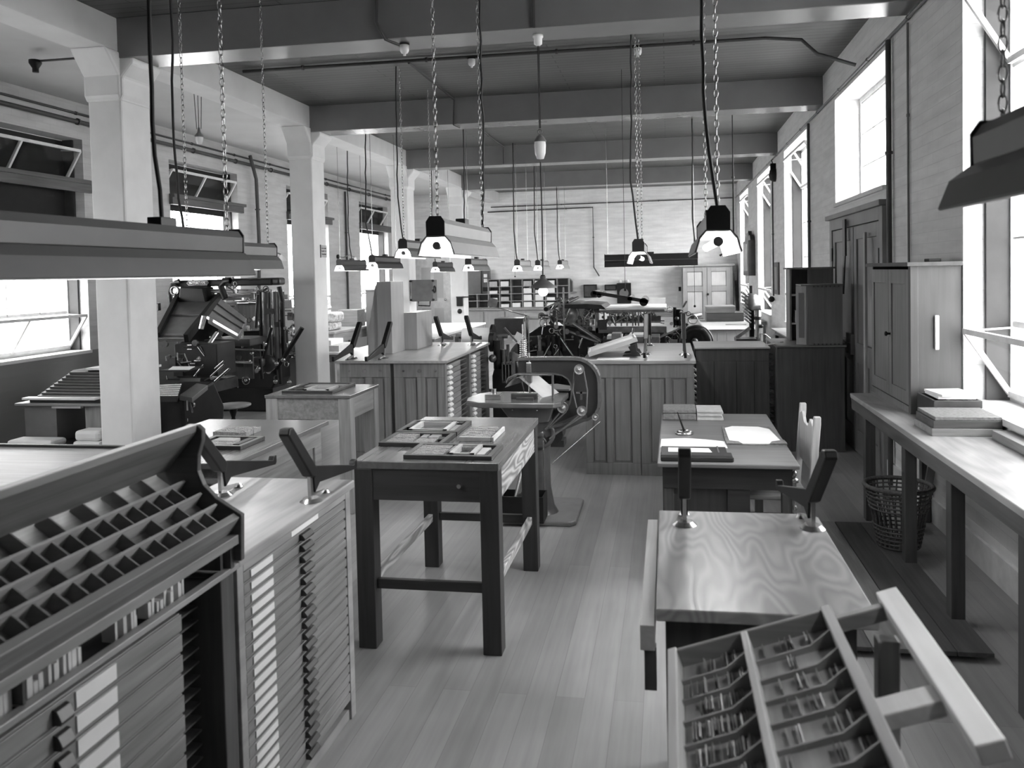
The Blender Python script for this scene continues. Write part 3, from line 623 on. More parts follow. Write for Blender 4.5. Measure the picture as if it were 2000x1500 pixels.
part('pen', MB().cyl((.10,5.72,D+.02), (.055,5.66,D+.16), .008, .003, 8), M_IRON, t)
rr = random.Random(2); z = D
for k, h in enumerate((.048, .03)):
    solo('ledger', MB().box(-.05, .20, 6.24+.01*k, 6.52, z, z+h-.001), M_BOOK, ['thick cloth-bound ledger, lower of the two at the back of the desk', 'thinner cloth-bound ledger, upper of the two at the back of the desk'][k], 'book', bev=.008); z += h
z = D
for k, h in enumerate((.018, .014, .016, .012, .014)):
    solo('pamphlet', MB().box(.205, .40-.006*(k % 3), 6.24+.01*(k % 2), 6.50, z, z+h-.0008), M_PAPER2, 'thin paper-covered pamphlet in the small pile beside the ledgers on the desk', 'booklet', 'pile of pamphlets on the desk', bev=.002); z += h
# chair
t = thing('desk_chair', 'plain wooden chair pushed under the right side of the desk', 'chair', (.66, 5.55, 0))
part('seat', MB().prism([(.34,5.30), (.86,5.28), (.86,5.82), (.34,5.80)], 'z', .43, .462), M_OAKX, t, .01)
for y in (5.26, 5.80): part('back_post', MB().prism([(.84,0), (.88,0), (.885,.46), (.925,.92), (.925,.965), (.885,.965), (.845,.46)], 'y', y, y+.04), M_PALEZ, t, .004)
part('back_panel', MB().prism([(5.30,.60), (5.80,.60), (5.80,.90), (5.70,.93), (5.62,.87), (5.48,.87), (5.40,.93), (5.30,.90)], 'x', .878, .898), M_PALEZ, t, .003)
for y in (5.31, 5.76): part('front_leg', MB().box(.36, .395, y, y+.035, 0, .43), M_DARKZ, t, .003)
for y in (5.325, 5.775): part('side_rail', MB().box(.395, .85, y-.01, y+.01, .18, .21), M_DARKZ, t)
part('front_rail', MB().box(.365, .385, 5.345, 5.76, .25, .28), M_DARKZ, t)

# duckboard platform
t = thing('floor_platform', 'low dark plank platform on the floor beneath the side counter', 'platform', (1.2, 5.1, 0))
for k, (a, b) in enumerate(((.80,.95), (.955,1.165), (1.17,1.335), (1.34,1.50))): part('plank', MB().box(a, b, 4.12, 6.15, .028, .05), M_DARKY if k != 1 else M_OAKY, t, .002)
for y in (4.25, 5.1, 6.0): part('batten', MB().box(.82, 1.48, y-.03, y+.03, 0, .028), M_DARKY, t)

# side counter
t = thing('side_counter', 'long plank-topped counter on square legs along the right wall', 'counter', (1.65, 4.2, 0))
part('worktop', MB().box(1.40, 1.905, 1.2, 6.72, .865, .90), M_PALEY, t, .004)
part('front_apron', MB().box(1.405, 1.43, 1.2, 6.70, .78, .865), M_DARKY, t, .003)
for y in (6.35, 5.33, 4.50, 3.60, 2.6, 1.5): part('leg', MB().box(1.43, 1.50, y, y+.08, 0 if (y < 4.0 or y > 6.2) else .0, .865), M_DARKZ, t, .004)
for y in (6.35, 4.20, 3.60, 2.4): part('leg', MB().box(1.82, 1.88, y, y+.07, .18, .865) if False else MB().box(1.82, 1.88, y, y+.07, 0, .865), M_DARKZ, t, .004)
for y in (6.38, 5.36, 4.53): part('cross_bearer', MB().box(1.50, 1.82, y, y+.04, .80, .865), M_DARKZ, t)
part('leaning_batten', MB().bar((1.74, 6.12, .02), (1.87, 6.10, .80), .05, .03), M_OAKZ, t)
# basket
t = thing('waste_basket', 'round woven wicker waste basket standing under the side counter', 'basket', (1.62, 5.2, 0))
cx, cy = 1.62, 5.58-.30
cx, cy = 1.475, 5.655
t.location = (cx, cy, .051)
rr0, rr1, hh = .13, .205, .40
m = MB(Matrix.Translation((0,0,.051)))
for k in range(28):
    a = 2*PI*k/28
    m.tube([(cx+math.cos(a)*rr0, cy+math.sin(a)*rr0, .01), (cx+math.cos(a+.1)*(rr0+.03), cy+math.sin(a+.1)*(rr0+.03), hh*.5), (cx+math.cos(a)*rr1, cy+math.sin(a)*rr1, hh)], .006, 5)
part('wicker_stake', m, M_WICKER, t)['kind'] = 'stuff'
m = MB(Matrix.Translation((0,0,.051)))
for k in range(14):
    if k in (6, 7, 8): continue
    f = k/14; m.ring((cx, cy, .01+f*hh*.96), rr0+(rr1-rr0)*f, .0065, 'z', 28, 5)
part('wicker_weave', m, M_WICKER, t)['kind'] = 'stuff'
part('rim', MB(Matrix.Translation((0,0,.051))).ring((cx, cy, hh), rr1+.004, .015, 'z', 30, 7), M_WICKER, t)
part('base', MB(Matrix.Translation((0,0,.051))).cyl((cx,cy,.0), (cx,cy,.015), rr0), M_WICKER, t)

# tall cupboard on the counter
t = thing('tall_cupboard', 'tall two-door cupboard with an overhanging top standing on the side counter', 'cupboard', (1.74, 6.3, .9005))
x0, x1, y0, y1, z0, z1 = 1.585, 1.905, 5.775, 6.86, .9005, 1.885
SIDE = wood('cupboard_side_board', .07, .12, 'z', .6)
part('carcass', MB().box(x0+.02, x1, y0, y0+.02, z0, z1).box(x0+.02, x1, y1-.02, y1, z0, z1).box(x1-.015, x1, y0+.02, y1-.02, z0, z1).box(x0+.02, x1-.015, y0+.02, y1-.02, z0, z0+.03), SIDE, t)
part('top_board', MB().box(x0-.025, x1, y0-.03, y1+.03, z1, z1+.028), SIDE, t, .004)
part('corner_stile', MB().box(x0, x0+.02, y0-.003, y0+.04, z0, z1).box(x0+.0, x0+.05, y0-.008, y0, z0, z1), SIDE, t, .003)
for a, b in ((y0+.045, (y0+y1)/2-.003), ((y0+y1)/2+.003, y1-.04)):
    m = MB().box(x0+.002, x0+.02, a, a+.07, z0+.05, z1-.02).box(x0+.002, x0+.02, b-.07, b, z0+.05, z1-.02).box(x0+.002, x0+.02, a+.07, b-.07, z0+.05, z0+.14).box(x0+.002, x0+.02, a+.07, b-.07, z1-.12, z1-.02).box(x0+.010, x0+.02, a+.07, b-.07, z0+.14, z1-.12)
    dr = part('door', m, wood('cupboard_door_wood', .14, .2, 'z', .5), t, .002)
part('plinth', MB().box(x0, x0+.02, y0+.04, y1-.02, z0, z0+.045), wood('cupboard_door_wood', .14, .2, 'z', .5), t)
part('knob', MB().lathe((x0, (y0+y1)/2-.04, 1.40), [(.008,.005), (.008,-.015), (.018,-.022), (.016,-.034), (.001,-.038)], 12, 'x'), M_IRON, t)
part('side_handle', MB().box(1.735, 1.763, y0-.018, y0-.002, 1.33, 1.56), PW, t, .006, 'white upright wooden strip')
solo('flat_iron_bar', MB().box(1.74, 1.82, 5.9, 6.0, 1.914, 1.935), M_IRON, 'small black block lying on top of the tall cupboard', 'block', bev=.004)

# things on the counter
C = .9005
t = thing('card_tray', 'dark open tray packed with upright cards on the side counter', 'tray', (1.75, 5.6, C))
part('tray_box', MB().box(1.62, 1.90, 5.40, 5.415, C, C+.15).box(1.62, 1.90, 5.735, 5.75, C, C+.15).box(1.62, 1.635, 5.415, 5.735, C, C+.15).box(1.885, 1.90, 5.415, 5.735, C, C+.15).box(1.635, 1.885, 5.415, 5.735, C, C+.012), M_IRON2, t, .003)
m = MB()
for k in range(22): m.box(1.72+k*.0072, 1.7235+k*.0072, 5.42, 5.73, C+.013, C+.135+.008*random.random())
part('index_card', m, M_PAPER2, t)['kind'] = 'stuff'
part('card_divider', MB().box(1.71, 1.716, 5.42, 5.73, C+.013, C+.148), M_STEEL, t)
solo('paper_stack', MB().box(1.66, 1.88, 5.45, 5.72, C+.151, C+.168).obox((1.77, 5.57, C+.176), (.22, .26, .014), Matrix.Rotation(.12, 3, 'Z')), M_PAPER, 'loose white papers lying across the open card tray', 'papers', bev=.001)
z = C
for k, (h, mm) in enumerate(((.045, M_OAKX), (.045, M_DARKX), (.022, M_BOOK))):
    solo('wooden_box', MB().box(1.50+.01*k, 1.88, 5.04+.004*k, 5.385, z, z+h-.001), mm, ['pale wooden box, lowest of the three stacked on the side counter', 'dark flat box in the middle of the stack on the side counter', 'thin flat case with a pale lid, topmost of the stack on the side counter'][k], 'box', bev=.003); z += h
solo('flat_box', MB().box(1.80, 1.90, 4.40, 4.98, C, C+.05), M_OAKY, 'narrow wooden box against the wall under the near right window', 'box', bev=.003)

# double-sided panelled cabinets at the back right
def panel_cab(name, label, x0, x1, y0, y1, H, mat, panels, cat='cabinet', top=None, side=True, topover=.012, split=None):
    t = thing(name, label, cat, ((x0+x1)/2, (y0+y1)/2, 0))
    part('carcass', MB().box(x0, x1, y0+.02, y1, 0, H), mat, t, .004)
    m = MB().box(x0, x1, y0, y0+.02, 0, .11).box(x0, x1, y0, y0+.02, H-.13, H)
    xs = [x0] + [v for p in panels for v in p] + [x1]
    for a, b in zip(xs[::2], xs[1::2]): m.box(a, b, y0, y0+.02, .11, H-.13)
    part('front_frame', m, mat, t, .004)
    for a, b in panels: part('panel', MB().box(a+.018, b-.018, y0+.011, y0+.02, .128, H-.148), mat, t, .004)
    if side:
        for k in range(18):
            z = H-.06-.052*(k+1)+.02
            if z < .05: break
            dr = part('drawer', MB().box(x1+.0005, x1+.006, y0+.09, y1-.09, z, z+.045), M_OAKY, t)
            part('pull', MB().prism([(x1+.006, z+.012), (x1+.028, z+.012), (x1+.03, z+.02), (x1+.012, z+.034), (x1+.006, z+.034)], 'y', y0+.12, y0+.20), M_STEEL, dr)
    return t
RZm = wood('panel_oak_mid', .19, .16, 'z')
panel_cab('type_cabinet', 'panelled oak type cabinet behind the saw, left of the pair under the book tray', -.77, -.262, 7.57, 8.40, 1.035, RZm, [(-.71,-.575), (-.515,-.34)], side=False)
panel_cab('type_cabinet', 'panelled oak type cabinet behind the desk, right of the pair under the book tray', -.258, .225, 7.56, 8.40, 1.035, RZm, [(-.18,-.03), (.02,.16)])
solo('worktop', MB().prism([(-.80,7.53), (.245,7.53), (.245,9.32), (-.80,9.32)], 'z', 1.037, 1.07), wood('back_top_wood', .32, .15, 'x', .4), 'broad pale worktop spanning the two panelled back cabinets on the right', 'worktop', bev=.005)
panel_cab('type_cabinet', 'oak cabinet hidden behind the two panelled ones under the same broad worktop', -.77, .225, 8.42, 9.29, 1.035, RZm, [], side=True)
t = panel_cab('type_cabinet', 'dark boarded cabinet back with a pale strip top behind the desk', .285, 1.035, 8.80, 9.50, 1.05, wood('stained_boards', .07, .3, 'z'), [], side=False)
part('tabletop', MB().box(.275, 1.045, 8.78, 9.52, 1.052, 1.07), M_PALEX, t, .003)
part('board_joint', MB().box(.47, .474, 8.797, 8.80, .11, .92).box(.70, .704, 8.797, 8.80, .11, .92).box(.88, .884, 8.797, 8.80, .11, .92), M_BLACK, t)
for k in range(18):
    z = .99-.054*k
    part('pull', MB().prism([(1.037, z-.012), (1.075, z-.008), (1.08, z), (1.05, z+.016), (1.037, z+.016)], 'y', 8.82, 8.92), M_IRON2, t)
t = thing('low_cupboard', 'dark plain cupboard beside the double door carrying two small cabinets', 'cupboard', (1.42, 9.1, 0))
part('carcass', MB().box(1.10, 1.76, 8.68, 9.55, 0, 1.075), wood('stained_plain', .095, .2, 'z'), t, .004)
part('top_board', MB().box(1.085, 1.775, 8.66, 9.57, 1.077, 1.095), M_OAKX, t, .003)
solo('wood_strip', MB().bar((1.02, 8.85, 1.088), (1.15, 8.70, 1.125), .05, .012), M_PALEX, 'short pale wooden offcut resting across the gap between the two dark cabinets', 'offcut')
t = thing('glazed_cabinet', 'small dovetailed cabinet with its glazed door ajar on the low dark cupboard', 'cabinet', (1.58, 8.85, 1.096))
CB = wood('small_cabinet_wood', .17, .15, 'z')
part('carcass', MB().box(1.40, 1.745, 8.69, 8.71, 1.096, 1.70).box(1.40, 1.42, 8.71, 9.0, 1.096, 1.70).box(1.725, 1.745, 8.71, 9.0, 1.096, 1.70).box(1.42, 1.725, 8.71, 9.0, 1.68, 1.70).box(1.42, 1.725, 8.71, 9.0, 1.096, 1.12), CB, t, .003)
part('top_board', MB().box(1.34, 1.755, 8.68, 9.02, 1.70, 1.715), CB, t, .002)
m = MB()
for k in range(7): m.box(1.46+k*.04, 1.475+k*.04, 8.685, 8.69, 1.096, 1.112); m.box(1.46+k*.04, 1.475+k*.04, 8.685, 8.69, 1.685, 1.70)
part('dovetail', m, M_DARKX, t)['kind'] = 'stuff'
R = Matrix.Rotation(-.12, 3, 'Z')
dr = part('door', MB().bar((1.30, 8.735, 1.40), (1.395, 8.70, 1.40), .018, .60), M_PALEZ, t, .002)
part('door_pane', MB().bar((1.322, 8.715, 1.40), (1.372, 8.697, 1.40), .006, .46), M_GREY, dr)
t = thing('open_shelf', 'open shelf unit with a flat top standing behind the small glazed cabinet', 'shelf', (1.55, 9.4, 1.096))
part('carcass', MB().box(1.31, 1.33, 9.25, 9.53, 1.096, 1.87).box(1.745, 1.765, 9.25, 9.53, 1.096, 1.87).box(1.33, 1.745, 9.51, 9.53, 1.096, 1.87).box(1.50, 1.745, 9.25, 9.27, 1.62, 1.87), CB, t, .002)
part('top_board', MB().box(1.285, 1.785, 9.22, 9.55, 1.87, 1.89), CB, t, .002)
for z in (1.27, 1.58): part('shelf_board', MB().box(1.33, 1.745, 9.25, 9.51, z, z+.018), M_PALEX, t)
solo('paper_packet', MB().box(1.37, 1.48, 9.27, 9.45, 1.289, 1.42), M_PAPER, 'white paper packet standing in the open shelf unit', 'packet')
# book tray on the back right worktop
t = thing('sloping_tray', 'pale sloping tray with a folded sheet, propped up on the right back worktop', 'tray', (-.5, 8.1, 1.071))
T4 = Matrix.Translation((-.54, 8.02, 1.172)) @ Matrix.Rotation(-.30, 4, 'Y') @ Matrix.Rotation(.08, 4, 'Z')
TR = wood('tray_wood', .45, .12, 'x', .5)
part('tray_base', MB(T4).box(-.24, .24, -.33, .33, -.02, .0), TR, t, .002)
for n_, b in enumerate(((-.24,.24,-.33,-.315), (-.24,.24,.315,.33), (-.24,-.225,-.315,.315), (.225,.24,-.315,.315))): part('tray_rim', MB(T4).box(*b, .0, .022), TR, t)
part('folded_sheet', MB(T4).box(-.21, -.005, -.29, .29, .001, .004).box(.005, .21, -.29, .29, .001, .005), M_PAPER2, t)
for ya_ in (7.90, 8.2): part('iron_rest', MB().prism([(-.44,1.071), (-.26,1.071), (-.28,1.11), (-.30,1.12), (-.31,1.19), (-.38,1.16), (-.35,1.10), (-.42,1.09)], 'y', ya_, ya_+.02), M_IRON2, t)
solo('paper_sheet', MB().box(-.66, -.36, 7.60, 7.80, 1.071, 1.0735), M_PAPER, 'white sheet lying on the worktop in front of the sloping tray', 'paper')

# back left pair with open case banks on the side
LZm = wood('panel_oak_dark', .19, .28, 'z')
def bank_cab(label, x0, x1, y0, y1, H, panels):
    t = thing('type_cabinet', label, 'cabinet', ((x0+x1)/2, (y0+y1)/2, 0))
    part('carcass', MB().box(x0, x1-.30, y0+.02, y1, 0, H).box(x1-.30, x1, y0+.02, y0+.06, 0, H), LZm, t, .004)
    m = MB().box(x0, x1, y0, y0+.02, 0, .11).box(x0, x1, y0, y0+.02, H-.14, H)
    xs = [x0] + [v for p in panels for v in p] + [x1]
    for a, b in zip(xs[::2], xs[1::2]): m.box(a, b, y0, y0+.02, .11, H-.14)
    part('front_frame', m, LZm, t, .004)
    for a, b in panels: part('panel', MB().box(a+.018, b-.018, y0+.011, y0+.02, .128, H-.158), LZm, t, .004)
    for x in (x0+.1, (x0+x1)/2, x1-.1): part('screw_cap', MB().cyl((x, y0, H-.075), (x, y0-.004, H-.075), .011 if x != (x0+x1)/2 else .02), M_STEEL, t)
    return t
bank_cab('panelled oak type cabinet left of the dark joint, behind the square table', -3.27, -2.74, 7.78, 8.80, 1.02, [(-3.17,-3.0), (-2.93,-2.80)])
t = bank_cab('panelled oak type cabinet with open drawer banks on its right side, behind the middle table', -2.70, -2.17, 7.78, 9.78, 1.02, [(-2.60,-2.46), (-2.38,-2.25)])
BX = -2.175
for (ya, yb, yc, n_) in ((7.84, 8.40, 8.80, 0), (8.86, 9.34, 9.74, 1)):
    part('bank_post', MB().box(BX-.30, BX, yc, yc+.04, 0, 1.02), LZm, t, .003); part('bank_post', MB().box(BX-.30, BX, ya-.035, ya-.005, 0, 1.02), LZm, t, .003)
    part('bank_back', MB().box(BX-.30, BX-.12, yb+.005, yc-.005, 0, 1.02), M_DARKZ, t)
    m = MB()
    for k in range(18): m.box(BX-.12, BX-.03, yb+.005, yc-.005, .96-.054*k, .975-.054*k)
    part('runner', m, M_DARKY, t)['kind'] = 'stuff'
    for k in range(18):
        z = .995-.054*(k+1)
        dr = part('drawer', MB().box(BX-.29, BX, ya, yb, z+.002, z+.051), M_OAKY, t, .002)
        part('pull', MB().prism([(BX, z+.012), (BX+.026, z+.010), (BX+.03, z+.022), (BX+.012, z+.042), (BX, z+.042)], 'y', ya+.03, ya+.15), M_CARD, dr)  # metal pulls in pale card colour, their lit brightness put into it
solo('worktop', MB().prism([(-3.31,7.745), (-2.14,7.745), (-2.155,9.86), (-3.62,9.86), (-3.62,9.1)], 'z', 1.022, 1.05), wood('left_top_wood', .36, .15, 'y', .3), 'broad polished worktop across the back left cabinets carrying four iron brackets', 'worktop', bev=.005)
t = thing('board_stand', 'tall pale wooden upright with a sloped foot on the back left worktop', 'stand', (-3.0, 8.6, 1.051))
PB = wood('pine_board', .36, .1, 'z', .5)
part('upright', MB().box(-3.09, -2.93, 8.42, 8.84, 1.051, 1.83), PB, t, .003)
part('sloped_wing', MB().prism([(-3.22,1.051), (-3.092,1.051), (-3.092,1.82), (-3.12,1.78), (-3.215,1.28)], 'y', 8.46, 8.48), PB, t)
solo('upright_box', MB().box(-2.96, -2.80, 8.90, 9.50, 1.051, 1.47), PB, 'lower pale box with a dark grained front beside the tall upright', 'box', bev=.003)

# ================================================================ JIG SAW MACHINE IN THE MIDDLE
t = thing('jig_saw', 'cast iron jig saw with a curved goose-neck frame, belts and round-ended table', 'saw', (-.95, 6.2, 0))
y = 6.2
part('floor_base', MB().prism([(-1.25,5.98), (-.74,5.98), (-.70,6.02), (-.70,6.62), (-.74,6.66), (-1.25,6.66)], 'z', 0, .035), plain('base_plate_grey', .2, .35), t, .01)
m = MB(); m.lathe((-.99, 6.25, .035), [(.13,0), (.10,.05), (.075,.2), (.07,.45), (.09,.62), (.13,.72), (.13,.76)], 20)
part('pedestal', m, M_GREYIRON, t)
part('chip_bin', MB().box(-1.28, -.93, 5.93, 5.94, .035, .23).box(-1.28, -.93, 6.13, 6.14, .035, .23).box(-1.28, -1.27, 5.94, 6.13, .035, .23).box(-.94, -.93, 5.94, 6.13, .035, .23).box(-1.27, -.94, 5.94, 6.13, .035, .045), M_IRON, t)
part('dust_pipe', MB().cyl((-1.14, 6.03, .15), (-1.03, 6.05, .55), .045), M_STEEL, t)
# goose-neck frame: a flat casting with a rounded right end and an oblong throat
def rc(cx, cz, r, a0, a1, n=7): return [(cx+r*math.cos(a0+(a1-a0)*k/n), cz+r*math.sin(a0+(a1-a0)*k/n)) for k in range(n+1)]
out = [(-1.14, 1.235)] + rc(-.69, 1.065, .17, PI/2, 0) + rc(-.65, .90, .13, 0, -PI/2.3) + [(-.80, .76), (-.95, .72), (-.95, .80)]
inn = [(-.92, .84), (-.80, .86)] + rc(-.80, 1.02, .09, -PI/2.2, PI/2.2) + [(-.86, 1.12), (-1.13, 1.125)]
m = MB(); ring = out + inn
n = len(ring)
# split as a strip between the outer and inner edge
O = [(-1.14,1.235), (-1.0,1.237), (-.86,1.237)] + rc(-.70, 1.055, .18, PI/2, 0, 6) + rc(-.66, .905, .14, 0, -PI/2, 5) + [(-.80,.735), (-.95,.70)]
I = [(-1.14,1.125), (-1.0,1.125), (-.86,1.12)] + [(-.80,1.11), (-.755,1.08), (-.735,1.04), (-.73,1.0), (-.73,.97), (-.735,.94), (-.74,.92)] + [(-.745,.90), (-.75,.885), (-.76,.87), (-.78,.86), (-.80,.85), (-.84,.845)] + [(-.87,.84), (-.95,.82)]
I = I[:len(O)]
vs = []; 
for yy in (y-.028, y+.028):
    for p in O: vs.append((p[0], yy, p[1]))
    for p in I: vs.append((p[0], yy, p[1]))
k = len(O); fs = []
for i in range(k-1):
    fs += [(i, i+1, k+i+1, k+i), (2*k+i, 3*k+i, 3*k+i+1, 2*k+i+1), (i, 2*k+i, 2*k+i+1, i+1), (k+i, k+i+1, 3*k+i+1, 3*k+i)]
fs += [(0, k, 3*k, 2*k), (k-1, 3*k-1, 4*k-1, 2*k-1)]
part('frame_web', MB().add(vs, fs), plain('saw_web_paint', .035, .35), t)
m = MB()
for a, b in zip(O[:-1], O[1:]): m.bar((a[0], y, a[1]), (b[0], y, b[1]), .10, .022, (0,0,1) if abs(a[0]-b[0]) > abs(a[1]-b[1]) else (1,0,0))
part('frame_rim', m, plain('worn_machine_edge', .14, .25, .3, noise=.2), t)
m = MB()
for a, b in zip(I[:-1], I[1:]): m.bar((a[0], y, a[1]), (b[0], y, b[1]), .08, .012, (0,0,1) if abs(a[0]-b[0]) > abs(a[1]-b[1]) else (1,0,0))
part('throat_rim', m, MATS['worn_machine_edge'], t)
tb = [(-1.50+.0, 6.02)] + [(-1.39+.12*math.cos(a), 6.12+.22*math.sin(a)) for a in [-PI/2-.3*k for k in range(0, 7)]] + [(-1.39,6.34), (-.80,6.34), (-.76,6.26), (-.76,6.0), (-.80,5.93), (-1.39,5.90)]
part('saw_table', MB().prism([(-1.39,5.86), (-.83,5.86), (-.78,5.92), (-.78,6.38), (-1.30,6.44), (-1.42,6.42), (-1.50,6.30), (-1.53,6.10), (-1.50,5.95)], 'z', .905, .945), MATS['worn_machine_edge'], t, .008)
part('table_bracket', MB().prism([(-1.30,.905), (-.85,.905), (-.90,.76), (-1.10,.74), (-1.22,.80)], 'y', 6.1, 6.3), M_GREYIRON, t, .01)
part('fence', MB().box(-1.18, -.98, 6.05, 6.10, .945, .985).box(-1.13, -1.0, 6.0, 6.02, .945, .965), M_IRON2, t, .003)
part('gauge', MB().box(-1.37, -1.25, 6.0, 6.12, .945, .985).cyl((-1.31,6.05,.985), (-1.31,6.05,1.02), .02), M_STEEL, t, .004)
part('side_table', MB().prism([(-.98,6.42), (-.78,6.42), (-.76,6.6), (-.92,6.75), (-1.02,6.7)], 'z', .95, .965), M_GREY, t, .003)
part('blade_guide', MB().box(-1.075, -1.035, 6.15, 6.20, 1.05, 1.21).cyl((-1.055,6.17,.945), (-1.055,6.17,1.28), .009), M_STEEL, t, .004)
m = MB(); pts = [(-1.105+.026*math.cos(k*.9), 6.2+.026*math.sin(k*.9), 1.245+k*.0021) for k in range(64)]
part('coil_spring', m.tube(pts, .005, 5), M_BRIGHT, t)
part('spring_rod', MB().cyl((-1.105,6.2,1.235), (-1.105,6.2,1.50), .006).cyl((-1.088,6.2,1.38), (-1.088,6.2,1.52), .004), M_STEEL, t)
part('goose_rod', MB().tube([(-1.14,6.1,1.12), (-1.22,6.08,1.06), (-1.20,6.08,1.10), (-1.14,6.1,1.125), (-.87,6.1,1.12)], .008).cyl((-.865,6.1,1.12), (-.865,6.1,.945), .009), M_GREYIRON, t)
# curved paper guard
vs = []; 
for k in range(9):
    a = k/8; x = -1.24+.30*a; z = 1.02+.09*math.sin(min(1, a*2.4)*PI/2)-.17*max(0, a-.33)/.67
    vs += [(x, 6.12, z), (x+.09, 6.34, z+.01)]
part('curved_guard', MB().add(vs, [(2*k, 2*k+1, 2*k+3, 2*k+2) for k in range(8)]), plain('pale_guard_metal', .3, .4, .2), t)
for (px, pz, R) in ((-.665, 1.16, .038), (-.795, .87, .042), (-.65, .845, .038), (-1.18, .85, .028), (-.99, .85, .034), (-.55, .80, .024)):
    pl = part('pulley', MB().lathe((px, y-.08, pz), [(.001,-.014), (R*.35,-.016), (R*.4,-.008), (R*.9,-.008), (R,-.014), (R*.86,0), (R,.014), (.001,.014)], 22, 'y'), plain('pulley_metal', .28, .35, .3), t)
    part('hub', MB().ball((px, y-.096, pz), R*.22), M_BRIGHT, pl)
part('drive_wheel', MB().wheel((-.985, y-.02, .66), .12, .04, 'y', 5, .028, .035), M_GREYIRON, t)
part('motor', MB().cyl((-.90,6.33,.62), (-.90,6.52,.62), .075, None, 18).box(-.98,-.82,6.34,6.50,.52,.57), M_IRON2, t)
yy = y-.085
part('belt', MB().tube([(-.665,yy,1.12), (-.70,yy,1.14), (-.715,yy,1.0), (-.69,yy,.87)], .006).tube([(-.63,yy,1.15), (-.605,yy,1.0), (-.615,yy,.85)], .006), M_BELT, t)
part('belt', MB().tube([(-.77,yy,.84), (-.90,yy,.72)], .007).tube([(-.82,yy,.83), (-.93,yy,.70)], .007), M_BELT, t)
part('belt', MB().tube([(-.64,yy,.81), (-.87,yy,.66)], .007).tube([(-.67,yy,.81), (-.90,yy,.63)], .007), M_BELT, t)
part('stay_wire', MB().tube([(-.90, 6.2, .42), (-.58, 6.9, .62)], .003), M_STEEL, t)
part('brace_arm', MB().bar((-.95,6.2,.66), (-.62,6.2,.80), .06, .07), M_GREYIRON, t)
part('cross_handle', MB().box(-.69,-.61,6.12,6.13,.975,.99).box(-.66,-.645,6.12,6.14,.93,.99), M_STEEL, t)
part('conduit', MB().tube([(-.945,6.1,.62), (-.94,6.08,.25)], .006), M_STEEL, t)

# ================================================================ HANGING LAMPS
def chain(m, x, y, z0, z1, step=.034, r=.0028, w=.0095):
    z = z0; k = 0
    while z < z1:
        pts = []
        for i in range(8):
            a = 2*PI*i/8; u = math.cos(a)*w; v = math.sin(a)*step*.62
            pts.append(Vector((x+u, y, z+v)) if k % 2 else Vector((x, y+u, z+v)))
        o = len(m.v); 
        for i, p in enumerate(pts):
            c = Vector((x, y, z)); d = (p-c).normalized(); s_ = Vector((0,1,0)) if k % 2 else Vector((1,0,0))
            for q in (d*r, s_*r, -d*r, -s_*r): m.v.append(p+q)
        for i in range(8):
            for j in range(4): m.f.append([o+i*4+j, o+i*4+(j+1) % 4, o+((i+1) % 8)*4+(j+1) % 4, o+((i+1) % 8)*4+j]); m.sm.append(True)
        z += step; k += 1
def ceil_z(x, y):
    if x < CX0-.02: return ZC
    if CX0 <= x <= CX1: return 3.93
    for a, b in BY:
        if a <= y <= b: return 3.87
    return ZC
